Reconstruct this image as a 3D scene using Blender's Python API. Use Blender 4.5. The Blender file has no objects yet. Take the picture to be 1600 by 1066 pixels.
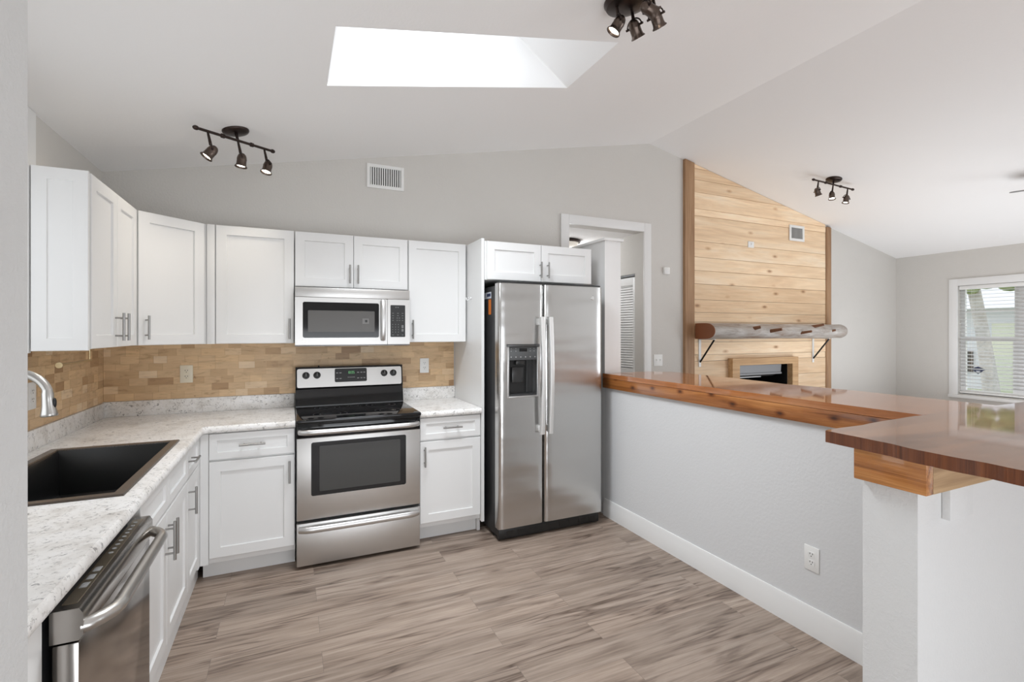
import bpy, bmesh, math, random
from mathutils import Vector, Matrix
random.seed(7)
SC = bpy.context.scene
COL = SC.collection
PI = math.pi

# ------------------------------------------------------------------ camera
cam = bpy.data.cameras.new('camera'); cam_o = bpy.data.objects.new('camera', cam); COL.objects.link(cam_o)
cam.sensor_fit = 'HORIZONTAL'; cam.sensor_width = 36.0
cam.lens = 758.585 / 1600 * 36
cam.shift_y = -13.3 / 1600
cam.clip_start = 0.05; cam.clip_end = 200
cam_o.location = (1.0879, -3.894, 1.4552)
cam_o.rotation_euler = (PI/2, 0, -math.radians(24.5817))
SC.camera = cam_o

# ------------------------------------------------------------------ light
W = bpy.data.worlds.new('sky'); SC.world = W; W.use_nodes = True
wn = W.node_tree.nodes; wl = W.node_tree.links
bg = wn['Background']; bg.inputs['Color'].default_value = (0.93, 0.965, 1.0, 1); bg.inputs['Strength'].default_value = 1.6
def area(name, loc, aim, sx, sy, power, color):
    l = bpy.data.lights.new(name, 'AREA'); l.shape = 'RECTANGLE'; l.size = sx; l.size_y = sy
    l.energy = power; l.color = color
    if name == 'skylight_daylight': l.spread = math.radians(122)
    o = bpy.data.objects.new(name, l); COL.objects.link(o); o.location = loc
    o.rotation_euler = (Vector(aim) - Vector(loc)).to_track_quat('-Z', 'Y').to_euler()
    return o
LW = dict(sky=.56, rear_fill=.56, up=.47, up2=.74, right=1.6, left=.25, track=.7, hall=1.0)
def lamp(key, *a):
    if LW[key] > 0: area(a[0], a[1], a[2], a[3], a[4], a[5]*LW[key], a[6])
lamp('sky', 'skylight_daylight', (1.76, -1.52, 2.86), (1.96, -1.52, 1.86), 0.36, 0.9, 40, (0.93, 0.98, 1.03))
lamp('sky', 'skylight_dome_daylight', (1.72, -1.46, 3.24), (1.86, -1.46, 2.4), 0.4, 0.55, 5.5, (0.93, 0.98, 1.03))
lamp('rear_fill', 'rear_fill_light', (2.35, -6.9, .8), (2.35, 0, .8), 4.2, 1.4, 100, (0.935, 0.985, 1.045))  # added soft fill from the unseen rear of the room, no door there
lamp('up', 'ceiling_bounce_fill', (1.4, -4.6, 0.45), (1.6, -2.6, 2.9), 2.4, 1.2, 50, (0.935, 0.985, 1.045))  # added uplight out of view, brightens the kitchen ceiling by bounce
lamp('up2', 'living_bounce_fill', (7.0, -1.7, 0.5), (7.0, -1.7, 3.0), 2.4, 2.0, 50, (0.935, 0.985, 1.045))  # added unseen uplight behind the bar, lifts living room ceiling and walls
lamp('right', 'living_side_fill', (8.65, -4.6, 1.4), (0, -3.6, 1.6), 3.0, 1.6, 60, (0.935, 0.985, 1.045))  # added side fill out of view, the wall has no window here
lamp('left', 'sink_window_daylight', (-.06, -1.84, 1.62), (3, -1.84, 1.4), 0.9, 1.0, 4, (0.935, 0.985, 1.045))
SC.view_settings.view_transform = 'Standard'
SC.view_settings.look = 'None'
SC.view_settings.exposure = 0.06
SC.view_settings.gamma = 1.0
SC.view_settings.use_curve_mapping = False
SC.cycles.max_bounces = 10
SC.cycles.diffuse_bounces = 6
SC.cycles.glossy_bounces = 5
SC.cycles.sample_clamp_indirect = 6.0

# ------------------------------------------------------------------ materials
def lin(c):
    return tuple((x/255/12.92 if x/255 <= .04045 else ((x/255+.055)/1.055)**2.4) for x in c)
def newmat(name):
    m = bpy.data.materials.new(name); m.use_nodes = True
    return m, m.node_tree.nodes, m.node_tree.links, m.node_tree.nodes['Principled BSDF']
def setin(b, **k):
    for n, v in k.items():
        n = n.replace('_', ' ')
        b.inputs[n].default_value = (*v, 1) if isinstance(v, (tuple, list)) and len(v) == 3 else v
def coords(nn, ll, scale=(1, 1, 1), loc=(0, 0, 0), rot=(0, 0, 0)):
    tc = nn.new('ShaderNodeTexCoord'); mp = nn.new('ShaderNodeMapping')
    mp.inputs['Scale'].default_value = scale; mp.inputs['Location'].default_value = loc; mp.inputs['Rotation'].default_value = rot
    ll.new(tc.outputs['Object'], mp.inputs['Vector'])
    return mp.outputs['Vector']
def noise(nn, ll, vec, scale, detail=4, rough=.55, dist=0):
    n = nn.new('ShaderNodeTexNoise'); n.inputs['Scale'].default_value = scale
    n.inputs['Detail'].default_value = detail; n.inputs['Roughness'].default_value = rough; n.inputs['Distortion'].default_value = dist
    ll.new(vec, n.inputs['Vector']); return n.outputs['Fac']
def ramp(nn, ll, fac, stops, interp='LINEAR'):
    r = nn.new('ShaderNodeValToRGB'); r.color_ramp.interpolation = interp
    e = r.color_ramp.elements
    while len(e) < len(stops): e.new(.5)
    for i, (p, c) in enumerate(stops):
        e[i].position = p; e[i].color = (*c, 1) if len(c) == 3 else c
    ll.new(fac, r.inputs['Fac']); return r.outputs['Color']
def mix(nn, ll, a, b, fac, mode='MIX'):
    m = nn.new('ShaderNodeMix'); m.data_type = 'RGBA'; m.blend_type = mode
    for sock, v in ((m.inputs[6], a), (m.inputs[7], b), (m.inputs[0], fac)):
        if isinstance(v, (int, float)): sock.default_value = v
        elif isinstance(v, tuple): sock.default_value = (*v, 1)
        else: ll.new(v, sock)
    return m.outputs[2]
def math_(nn, ll, op, a, b=0.0, clamp=False):
    m = nn.new('ShaderNodeMath'); m.operation = op; m.use_clamp = clamp
    for s, v in ((m.inputs[0], a), (m.inputs[1], b)):
        if isinstance(v, (int, float)): s.default_value = v
        else: ll.new(v, s)
    return m.outputs[0]
def bump(nn, ll, bsdf, h, strength=.3, dist=.002):
    b = nn.new('ShaderNodeBump'); b.inputs['Strength'].default_value = strength; b.inputs['Distance'].default_value = dist
    ll.new(h, b.inputs['Height']); ll.new(b.outputs['Normal'], bsdf.inputs['Normal'])

def paint(name, col, rough=.5, tex=0.0, scale=90, spec=.5):
    m, nn, ll, b = newmat(name); setin(b, Base_Color=col, Roughness=rough); b.inputs['Specular IOR Level'].default_value = spec
    if tex:
        v = coords(nn, ll)
        n1 = noise(nn, ll, v, scale, 3, .6)
        h = ramp(nn, ll, n1, [(.42, (0, 0, 0)), (.62, (1, 1, 1))])
        bump(nn, ll, b, h, tex, .003)
    return m
def metal(name, col, rough, brushed=None, wav=0, aniso=0):
    m, nn, ll, b = newmat(name); setin(b, Base_Color=col, Roughness=rough, Metallic=1.0)
    if brushed:
        v = coords(nn, ll, brushed)
        n1 = noise(nn, ll, v, 1, 2, .5)
        r = nn.new('ShaderNodeMapRange'); r.inputs['To Min'].default_value = rough*.94; r.inputs['To Max'].default_value = rough*1.06
        ll.new(n1, r.inputs['Value']); ll.new(r.outputs['Result'], b.inputs['Roughness'])
        if wav:
            v2 = coords(nn, ll, (1.1, 1, 5))
            n2 = noise(nn, ll, v2, 1.3, 1, .4)
            bump(nn, ll, b, n2, wav, .02)
    return m
def emit(name, col, s):
    m, nn, ll, b = newmat(name); setin(b, Base_Color=col, Emission_Color=col, Emission_Strength=s); return m

M = {}
M['wall'] = paint('warm_grey_wall_paint', lin((210, 207, 202)), .75, .22, 75)
M['wall_rough'] = paint('textured_grey_wall_paint', lin((211, 211, 210)), .7, .2, 95)
M['halfwall'] = paint('pale_grey_wall_paint', lin((217, 218, 219)), .65, .1, 70)
M['ceiling'] = paint('ceiling_paint', lin((244, 243, 242)), .85, .06, 60)
M['shaft'] = paint('skylight_shaft_paint', (.93, .935, .935), .8)
M['front'] = paint('white_wall_paint', (.8, .8, .79), .8)
M['trim'] = paint('white_trim_paint', lin((232, 232, 231)), .4)
M['cab'] = paint('white_cabinet_paint', lin((227, 227, 226)), .38)
M['cabin'] = paint('cabinet_shadow_interior', lin((150, 148, 143)), .6)
M['black'] = paint('black_plastic', (.012, .012, .012), .4)
M['blackgloss'] = paint('black_enamel', (.006, .006, .007), .07)
M['dglass'] = paint('dark_oven_glass', (.05, .05, .048), .12)
M['fridgeside'] = paint('charcoal_appliance_side', (.03, .03, .031), .45)
M['whiteplastic'] = paint('white_plastic', lin((236, 236, 234)), .35)
M['ivory'] = paint('ivory_plastic', lin((226, 217, 196)), .35)
M['slot'] = paint('dark_slots', (.03, .03, .03), .6)
M['steel'] = metal('brushed_stainless_steel', (.60, .59, .575), .38, (2, 300, 300))
M['steelv'] = metal('vertical_brushed_stainless_steel', (.58, .575, .565), .24, (260, 260, 2), .5)
M['steelplain'] = metal('satin_steel', (.66, .655, .65), .36)
M['pull'] = metal('dark_nickel_pull', (.36, .355, .345), .35)
M['handle'] = metal('light_satin_handle', (.80, .80, .79), .5)
M['nickel'] = metal('brushed_nickel', (.55, .54, .52), .3)
M['chrome'] = metal('polished_chrome', (.75, .75, .75), .12)
M['dwsteel'] = metal('dark_stainless_steel', (.42, .395, .37), .16, (300, 2, 300))
M['bronze'] = metal('oil_rubbed_bronze', (.06, .045, .04), .35)
M['antique'] = metal('antique_bronze_shade', (.13, .10, .085), .3)
M['brass'] = metal('brass', (.62, .50, .30), .3)
M['blackiron'] = metal('black_iron', (.05, .05, .05), .4)
M['bulb'] = emit('lit_bulb', (1.0, .93, .80), 9)
M['greendigit'] = emit('green_display_digits', (.25, .7, .3), .22)
M['greydigit'] = paint('grey_legend_print', (.35, .35, .35), .5)
M['sinkmat'] = paint('black_composite_sink', (.008, .008, .008), .3)
M['sinkrim'] = paint('dark_bronze_sink_rim', (.085, .068, .055), .25)
M['orange'] = paint('orange_label', lin((214, 120, 52)), .5)
M['navy'] = paint('navy_print', lin((52, 60, 92)), .5)
M['labelwhite'] = paint('white_label', lin((210, 214, 222)), .5)
M['frost'] = emit('frosted_lamp_bowl', (.95, .9, .82), .25)

def wood_floor():
    m, nn, ll, b = newmat('grey_brown_vinyl_planks')
    v = coords(nn, ll)
    br = nn.new('ShaderNodeTexBrick'); ll.new(v, br.inputs['Vector'])
    br.offset = .37; br.inputs['Scale'].default_value = 1; br.inputs['Brick Width'].default_value = 1.22; br.inputs['Row Height'].default_value = .152
    br.inputs['Mortar Size'].default_value = .0008; br.inputs['Mortar Smooth'].default_value = .3; br.inputs['Bias'].default_value = 0
    br.inputs['Color1'].default_value = (0, 0, 0, 1); br.inputs['Color2'].default_value = (1, 1, 1, 1); br.inputs['Mortar'].default_value = (.5, .5, .5, 1)
    tone = nn.new('ShaderNodeSeparateColor'); ll.new(br.outputs['Color'], tone.inputs[0]); t = tone.outputs[0]
    # every plank samples its own patch of grain
    off = nn.new('ShaderNodeCombineXYZ'); ll.new(math_(nn, ll, 'MULTIPLY', t, 17.0), off.inputs[0]); ll.new(math_(nn, ll, 'MULTIPLY', t, 9.0), off.inputs[1])
    add = nn.new('ShaderNodeVectorMath'); add.operation = 'ADD'; ll.new(v, add.inputs[0]); ll.new(off.outputs[0], add.inputs[1])
    def stretched(sx, sy):
        mp = nn.new('ShaderNodeMapping'); mp.inputs['Scale'].default_value = (sx, sy, 1); ll.new(add.outputs[0], mp.inputs['Vector']); return mp.outputs['Vector']
    g1 = noise(nn, ll, stretched(.8, 17), 1.0, 6, .62, .4)
    g2 = noise(nn, ll, stretched(4, 90), 1.0, 4, .6, .3)
    g3 = noise(nn, ll, stretched(1.0, 9), 1.6, 4, .6, .7)
    base = ramp(nn, ll, g1, [(.25, lin((112, 97, 86))), (.40, lin((146, 131, 119))), (.56, lin((164, 149, 137))), (.8, lin((182, 169, 158)))])
    fine = ramp(nn, ll, g2, [(.3, (.78, .76, .75)), (.68, (1.14, 1.14, 1.13))])
    c = mix(nn, ll, base, fine, 1.0, 'MULTIPLY')
    dark = ramp(nn, ll, g3, [(.30, (.48, .44, .42)), (.45, (1, 1, 1))])
    c = mix(nn, ll, c, dark, .75, 'MULTIPLY')
    pt = ramp(nn, ll, t, [(0, (.90, .885, .87)), (.5, (1.0, .985, .97)), (1, (1.06, 1.03, 1.0))])
    c = mix(nn, ll, c, pt, 1.0, 'MULTIPLY')
    # knots
    vk = nn.new('ShaderNodeTexVoronoi'); vk.inputs['Scale'].default_value = 1.0; ll.new(stretched(1.7, 5.5), vk.inputs['Vector'])
    k = ramp(nn, ll, vk.outputs['Distance'], [(.02, (.34, .29, .27)), (.07, (.74, .70, .68)), (.14, (1, 1, 1))])
    c = mix(nn, ll, c, k, .8, 'MULTIPLY')
    g4 = noise(nn, ll, stretched(.75, 11), 1.3, 3, .55, .5); g5 = noise(nn, ll, stretched(1.3, 4), 1.0, 2, .5)
    dd = math_(nn, ll, 'ABSOLUTE', math_(nn, ll, 'SUBTRACT', g4, .5))
    crack = ramp(nn, ll, dd, [(0, (.34, .30, .28)), (.014, (.62, .58, .56)), (.06, (1, 1, 1))])
    c = mix(nn, ll, c, crack, ramp(nn, ll, g5, [(.42, (0, 0, 0)), (.55, (1, 1, 1))]), 'MULTIPLY')
    c = mix(nn, ll, c, lin((112, 101, 94)), br.outputs['Fac'])
    ll.new(c, b.inputs['Base Color']); setin(b, Roughness=.42)
    bump(nn, ll, b, g2, .12, .001)
    return m
M['floor'] = wood_floor()

def granite():
    m, nn, ll, b = newmat('white_granite_laminate')
    v = coords(nn, ll)
    vs = coords(nn, ll, (1.0, 1.3, 1.2), rot=(0, 0, .6))
    blot = noise(nn, ll, v, 9, 4, .6, .6)
    c = ramp(nn, ll, blot, [(.30, lin((212, 208, 203))), (.48, lin((236, 234, 231))), (.7, lin((244, 243, 242)))])
    f1 = noise(nn, ll, vs, 46, 5, .75, .7)
    k1 = ramp(nn, ll, f1, [(.37, (.22, .215, .22)), (.425, (1, 1, 1))])
    c = mix(nn, ll, c, k1, .8, 'MULTIPLY')
    f2 = noise(nn, ll, v, 70, 4, .6, .5)
    k2 = ramp(nn, ll, f2, [(.32, (.55, .53, .51)), (.44, (1, 1, 1))])
    c = mix(nn, ll, c, k2, .7, 'MULTIPLY')
    ll.new(c, b.inputs['Base Color']); setin(b, Roughness=.28)
    return m
M['granite'] = granite()

def cedar(name, axis, cols, rough=.12, knots=(), grain=16, rnd=True, coat=0.5, kr=.012, bmp=.15, tone_amt=.0, vor=0.0, fine=.8):
    m, nn, ll, b = newmat(name)
    tc = nn.new('ShaderNodeTexCoord')
    def st(along, across, loc=(0, 0, 0)):
        mp = nn.new('ShaderNodeMapping'); s = [across]*3; s[axis] = along; mp.inputs['Scale'].default_value = s
        mp.inputs['Location'].default_value = loc
        ll.new(src, mp.inputs['Vector']); return mp.outputs['Vector']
    src = tc.outputs['Object']
    tone = None
    if tone_amt:
        at = nn.new('ShaderNodeAttribute'); at.attribute_name = 'tone'
        tone = at.outputs['Fac']
        cx = nn.new('ShaderNodeCombineXYZ')
        for i in range(3): ll.new(math_(nn, ll, 'MULTIPLY', tone, 31.0 + 7*i), cx.inputs[i])
        va = nn.new('ShaderNodeVectorMath'); va.operation = 'ADD'; ll.new(src, va.inputs[0]); ll.new(cx.outputs[0], va.inputs[1]); src = va.outputs[0]
    g1 = noise(nn, ll, st(.9, grain), 1, 5, .6, 1.0)
    g2 = noise(nn, ll, st(3, grain*7), 1, 3, .6, .4)
    c = ramp(nn, ll, g1, [(.28, cols[0]), (.5, cols[1]), (.72, cols[2])])
    f = ramp(nn, ll, g2, [(.3, (.74, .70, .66)), (.68, (1.08, 1.08, 1.08))])
    c = mix(nn, ll, c, f, fine, 'MULTIPLY')
    if tone:
        tt = ramp(nn, ll, tone, [(0, (.86, .80, .74)), (.5, (1.02, 1.0, .98)), (1, (1.15, 1.15, 1.15))])
        c = mix(nn, ll, c, tt, tone_amt, 'MULTIPLY')
    if vor:
        vk = nn.new('ShaderNodeTexVoronoi'); vk.inputs['Scale'].default_value = 1.0; ll.new(st(2.6, 6.0), vk.inputs['Vector'])
        k = ramp(nn, ll, vk.outputs['Distance'], [(.045, (.34, .22, .15)), (.09, (.78, .66, .56)), (.16, (1, 1, 1))])
        c = mix(nn, ll, c, k, vor, 'MULTIPLY')
    for (kx, ky, kz) in knots:
        s = nn.new('ShaderNodeVectorMath'); s.operation = 'SUBTRACT'; ll.new(tc.outputs['Object'], s.inputs[0]); s.inputs[1].default_value = (kx, ky, kz)
        mu = nn.new('ShaderNodeVectorMath'); mu.operation = 'MULTIPLY'; ll.new(s.outputs[0], mu.inputs[0]); mu.inputs[1].default_value = (.6, .7, 1.25)
        le = nn.new('ShaderNodeVectorMath'); le.operation = 'LENGTH'; ll.new(mu.outputs[0], le.inputs[0])
        k = ramp(nn, ll, le.outputs['Value'], [(kr*.45, (.10, .05, .03)), (kr*1.1, (.55, .42, .34)), (kr*2.2, (1, 1, 1))])
        c = mix(nn, ll, c, k, .9, 'MULTIPLY')
    ll.new(c, b.inputs['Base Color']); setin(b, Roughness=rough)
    b.inputs['Coat Weight'].default_value = coat; b.inputs['Coat Roughness'].default_value = .04
    if bmp: bump(nn, ll, b, g2, bmp, .002)
    return m
CED = (lin((112, 64, 32)), lin((164, 104, 56)), lin((196, 136, 80)))
KN = [(3.355-3.6, y+1.8, z-1.02) for y, z in [(-.845, 1.10), (-1.051, 1.054), (-1.263, 1.071), (-1.522, 1.078), (-1.775, 1.09), (-1.926, 1.052), (-2.216, 1.044), (-2.487, 1.062), (-2.653, 1.080)]]
M['bartop'] = cedar('epoxy_coated_cedar_slab', 1, (lin((150, 92, 52)), lin((178, 116, 72)), lin((196, 138, 92))), .045, (), 9, coat=.2, bmp=.0)
M['slab'] = cedar('epoxy_coated_walnut_slab', 0, (lin((112, 70, 42)), lin((150, 98, 62)), lin((176, 124, 84))), .045, (), 7, coat=.2, bmp=.0)
M['slabedge'] = cedar('dark_live_edge', 2, (lin((70, 36, 20)), lin((104, 58, 32)), lin((126, 74, 42))), .3, (), 40, coat=.4, bmp=.5)
M['skirt'] = cedar('stained_cedar_board', 1, CED, .3, KN, 20, coat=.3, fine=1.0)
M['beam'] = cedar('glossy_cedar_beam', 1, (lin((128, 76, 36)), lin((176, 116, 62)), lin((202, 146, 90))), .22, (), 26, coat=.6, bmp=.9)
M['rawbeam'] = cedar('bare_lumber', 0, (lin((150, 120, 88)), lin((176, 146, 110)), lin((192, 164, 128))), .6, (), 18, coat=0)
M['pine'] = cedar('cedar_wall_boards', 0, (lin((228, 196, 160)), lin((242, 216, 182)), lin((248, 230, 204))), .6, (), 7, coat=0, tone_amt=.95, vor=.8, bmp=.08, fine=.45)
M['post'] = cedar('brown_cedar_post', 2, (lin((146, 112, 82)), lin((168, 132, 98)), lin((184, 150, 116))), .6, (), 14, coat=0)
M['stub'] = paint('brown_broken_branch', lin((112, 74, 50)), .7)
M['mantelframe'] = cedar('tan_pine_frame', 0, (lin((182, 142, 98)), lin((204, 166, 122)), lin((216, 182, 140))), .6, (), 14, coat=0)
def bark():
    m, nn, ll, b = newmat('grey_weathered_log')
    v = coords(nn, ll, (3.2, 13, 13)); n1 = noise(nn, ll, v, 1, 5, .65, .6)
    v2 = coords(nn, ll, (5, 30, 30)); n2 = noise(nn, ll, v2, 1, 4, .6, .3)
    c = ramp(nn, ll, n1, [(.25, lin((132, 104, 84))), (.38, lin((156, 144, 134))), (.55, lin((176, 170, 164))), (.75, lin((200, 196, 192)))])
    f = ramp(nn, ll, n2, [(.32, (.62, .58, .55)), (.5, (1, 1, 1))])
    c = mix(nn, ll, c, f, .7, 'MULTIPLY'); ll.new(c, b.inputs['Base Color']); setin(b, Roughness=.7)
    bump(nn, ll, b, n2, .5, .006); return m
M['bark'] = bark()
def cutend():
    m, nn, ll, b = newmat('reddish_sawn_log_end')
    tc = nn.new('ShaderNodeTexCoord')
    mp = nn.new('ShaderNodeMapping'); mp.inputs['Location'].default_value = (0, .02, 0); ll.new(tc.outputs['Object'], mp.inputs['Vector'])
    w = nn.new('ShaderNodeTexWave'); w.wave_type = 'RINGS'; w.rings_direction = 'X'; w.inputs['Scale'].default_value = 22; w.inputs['Distortion'].default_value = 1.5
    ll.new(mp.outputs[0], w.inputs['Vector'])
    c = ramp(nn, ll, w.outputs['Fac'], [(.2, lin((126, 74, 46))), (.8, lin((144, 90, 58)))])
    ll.new(c, b.inputs['Base Color']); setin(b, Roughness=.5); return m
M['cutend'] = cutend()
def tile():
    m, nn, ll, b = newmat('travertine_tile')
    at = nn.new('ShaderNodeAttribute'); at.attribute_name = 'tone'; t = at.outputs['Fac']
    v = coords(nn, ll, (5, 5, 26)); n1 = noise(nn, ll, v, 1.6, 5, .6, 1.0)
    c = ramp(nn, ll, t, [(0, lin((168, 134, 98))), (.2, lin((196, 164, 126))), (.5, lin((212, 182, 144))), (.75, lin((220, 188, 146))), (1, lin((226, 202, 170)))])
    f = ramp(nn, ll, n1, [(.3, (.70, .64, .58)), (.45, (.97, .96, .95)), (.7, (1.1, 1.09, 1.07))])
    c = mix(nn, ll, c, f, .9, 'MULTIPLY')
    n2 = noise(nn, ll, coords(nn, ll), 26, 2, .5)
    k = ramp(nn, ll, n2, [(.22, (.45, .36, .28)), (.27, (1, 1, 1))]); c = mix(nn, ll, c, k, .8, 'MULTIPLY')
    ll.new(c, b.inputs['Base Color']); setin(b, Roughness=.45); return m
M['tile'] = tile()
M['grout'] = paint('sand_grout', lin((202, 172, 134)), .8)
def leaves(name, a, c_):
    m, nn, ll, b = newmat(name); n1 = noise(nn, ll, coords(nn, ll), 5, 4, .7)
    ll.new(ramp(nn, ll, n1, [(.35, a), (.65, c_)]), b.inputs['Base Color']); setin(b, Roughness=.7); return m
M['foliage'] = leaves('tree_foliage', lin((84, 106, 66)), lin((158, 176, 124)))
M['grass'] = leaves('lawn_grass', lin((150, 160, 128)), lin((206, 210, 186)))
M['trunk'] = leaves('tree_bark', lin((168, 165, 164)), lin((200, 198, 198)))
M['siding'] = paint('pale_siding', lin((206, 210, 218)), .7)
M['roofing'] = paint('pale_roof_shingle', lin((214, 217, 222)), .8)
M['garage'] = paint('cream_garage_door', lin((204, 208, 194)), .6)
def glass():
    m, nn, ll, b = newmat('window_glass')
    tr = nn.new('ShaderNodeBsdfTransparent'); gl = nn.new('ShaderNodeBsdfGlossy'); gl.inputs['Roughness'].default_value = .02
    mx = nn.new('ShaderNodeMixShader'); mx.inputs[0].default_value = .06
    ll.new(tr.outputs[0], mx.inputs[1]); ll.new(gl.outputs[0], mx.inputs[2]); ll.new(mx.outputs[0], nn['Material Output'].inputs['Surface']); return m
M['glass'] = glass()
def slat():
    m, nn, ll, b = newmat('white_blind_slat'); setin(b, Base_Color=(.86, .86, .86), Roughness=.4)
    t = nn.new('ShaderNodeBsdfTranslucent'); t.inputs['Color'].default_value = (.85, .86, .87, 1)
    mx = nn.new('ShaderNodeMixShader'); mx.inputs[0].default_value = .4
    ll.new(b.outputs[0], mx.inputs[1]); ll.new(t.outputs[0], mx.inputs[2]); ll.new(mx.outputs[0], nn['Material Output'].inputs['Surface']); return m
M['slat'] = slat()

# ------------------------------------------------------------------ builders
ORIG = {}
def NB(): return bmesh.new()
def merge(bm, tmp, mat=None):
    if mat is not None: tmp.transform(mat)
    me = bpy.data.meshes.new('t'); tmp.to_mesh(me); tmp.free(); bm.from_mesh(me); bpy.data.meshes.remove(me)
def box(bm, x0, x1, y0, y1, z0, z1, bev=0, seg=2, mat=None):
    t = bmesh.new(); bmesh.ops.create_cube(t, size=1)
    a, b_, c = min(x0, x1), min(y0, y1), min(z0, z1); s = (abs(x1-x0), abs(y1-y0), abs(z1-z0))
    for v in t.verts: v.co = Vector((a+(v.co.x+.5)*s[0], b_+(v.co.y+.5)*s[1], c+(v.co.z+.5)*s[2]))
    if bev: bmesh.ops.bevel(t, geom=t.edges[:], offset=min(bev, min(s)*.45), segments=seg, affect='EDGES', profile=.5)
    merge(bm, t, mat); return bm
def cyl(bm, p0, p1, r, r2=None, seg=20, mat=None):
    p0, p1 = Vector(p0), Vector(p1); d = p1-p0; t = bmesh.new()
    bmesh.ops.create_cone(t, cap_ends=True, cap_tris=False, segments=seg, radius1=r, radius2=r if r2 is None else r2, depth=d.length)
    t.transform(Matrix.Translation((p0+p1)/2) @ d.to_track_quat('Z', 'Y').to_matrix().to_4x4()); merge(bm, t, mat); return bm
def ball(bm, c, r, sx=1, sy=1, sz=1, seg=16, mat=None):
    t = bmesh.new(); bmesh.ops.create_uvsphere(t, u_segments=seg, v_segments=max(6, seg//2), radius=r)
    for v in t.verts: v.co = Vector((v.co.x*sx+c[0], v.co.y*sy+c[1], v.co.z*sz+c[2]))
    merge(bm, t, mat); return bm
def tube(bm, pts, r, seg=12, flat=1.0, mat=None):
    """sweep a round (or flattened) section along points; r may be a list"""
    t = bmesh.new(); pts = [Vector(p) for p in pts]; rings = []; up = None
    for i, p in enumerate(pts):
        d = (pts[min(i+1, len(pts)-1)]-pts[max(i-1, 0)]).normalized()
        if up is None:
            up = Vector((0, 0, 1)) if abs(d.z) < .9 else Vector((1, 0, 0))
        n = (up - d*up.dot(d)).normalized(); up = n; b_ = d.cross(n)
        rr = r[i] if isinstance(r, (list, tuple)) else r
        rings.append([t.verts.new(p + n*math.cos(2*PI*k/seg)*rr*flat + b_*math.sin(2*PI*k/seg)*rr) for k in range(seg)])
    for a, b2 in zip(rings, rings[1:]):
        for k in range(seg): t.faces.new((a[k], a[(k+1) % seg], b2[(k+1) % seg], b2[k]))
    t.faces.new(list(reversed(rings[0]))); t.faces.new(rings[-1]); merge(bm, t, mat); return bm
def lathe(bm, prof, mat=None, seg=28, close=True):
    t = bmesh.new(); rings = []
    for r, z in prof:
        rings.append([t.verts.new((max(r, 1e-5)*math.cos(2*PI*k/seg), max(r, 1e-5)*math.sin(2*PI*k/seg), z)) for k in range(seg)])
    for a, b_ in zip(rings, rings[1:]):
        for k in range(seg): t.faces.new((a[k], a[(k+1) % seg], b_[(k+1) % seg], b_[k]))
    bmesh.ops.remove_doubles(t, verts=t.verts[:], dist=2e-5)
    merge(bm, t, mat); return bm
def prism(bm, poly, off, mat=None):
    t = bmesh.new(); off = Vector(off)
    a = [t.verts.new(Vector(p)) for p in poly]; b_ = [t.verts.new(Vector(p)+off) for p in poly]; n = len(a)
    t.faces.new(a); t.faces.new(list(reversed(b_)))
    for i in range(n): t.faces.new((a[i], b_[i], b_[(i+1) % n], a[(i+1) % n]))
    bmesh.ops.recalc_face_normals(t, faces=t.faces[:]); merge(bm, t, mat); return bm
def quad(bm, *ps):
    bm.faces.new([bm.verts.new(Vector(p)) for p in ps]); return bm
def rrect(x0, x1, z0, z1, r, y, n=5):
    pts = []
    for cx, cz, a0 in ((x1-r, z1-r, 0), (x0+r, z1-r, 90), (x0+r, z0+r, 180), (x1-r, z0+r, 270)):
        for k in range(n+1):
            a = math.radians(a0+90*k/n); pts.append((cx+r*math.cos(a), y, cz+r*math.sin(a)))
    return pts
def obj(name, bm, mat, parent=None, recalc=True, ang=38):
    if recalc: bmesh.ops.recalc_face_normals(bm, faces=bm.faces[:])
    me = bpy.data.meshes.new(name)
    o_ = ORIG.get(parent.name, Vector()) if parent else Vector()
    if o_.length: bm.transform(Matrix.Translation(-o_))
    bm.to_mesh(me); bm.free()
    for m in (mat if isinstance(mat, (list, tuple)) else [mat]): me.materials.append(m)
    me.shade_smooth(); me.set_sharp_from_angle(angle=math.radians(ang))
    o = bpy.data.objects.new(name, me); COL.objects.link(o)
    if parent: o.parent = parent; ORIG[o.name] = o_
    return o
def tag(o, label, cat, group=None):
    o['label'] = label; o['category'] = cat
    if group: o['group'] = group
    return o
def thing(name, label, cat, loc=(0, 0, 0), group=None):
    o = bpy.data.objects.new(name, None); COL.objects.link(o); o.location = loc; o.empty_display_size = .1
    ORIG[o.name] = Vector(loc); return tag(o, label, cat, group)
def struct(name, bm, mat, parent=None, recalc=True):
    o = obj(name, bm, mat, parent, recalc)
    if not parent: o['kind'] = 'structure'
    return o
def frame(O, U, N):
    """local (u, out, v) -> world : u along the front, out towards the viewer, v up"""
    U, N = Vector(U).normalized(), Vector(N).normalized(); Z = Vector((0, 0, 1))
    m = Matrix(((U.x, N.x, 0, O[0]), (U.y, N.y, 0, O[1]), (0, 0, 1, O[2]), (0, 0, 0, 1)))
    return m
def shaker(u0, u1, v0, v1, mat, t=.02, rail=.058, rec=.009):
    """shaker panel front in the local frame; back at out=0, face at out=t"""
    bm = bmesh.new()
    def ring(d, y): return [bm.verts.new((a, y, b_)) for a, b_ in ((u0+d, v0+d), (u1-d, v0+d), (u1-d, v1-d), (u0+d, v1-d))]
    e = .0018
    rs = [ring(0, 0), ring(0, t-e), ring(e, t), ring(rail, t), ring(rail+.002, t-rec), ]
    for a, b_ in zip(rs, rs[1:]):
        for k in range(4): bm.faces.new((a[k], a[(k+1) % 4], b_[(k+1) % 4], b_[k]))
    bm.faces.new(rs[-1]); bm.faces.new(list(reversed(rs[0])))
    bm.transform(mat); return bm
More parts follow.
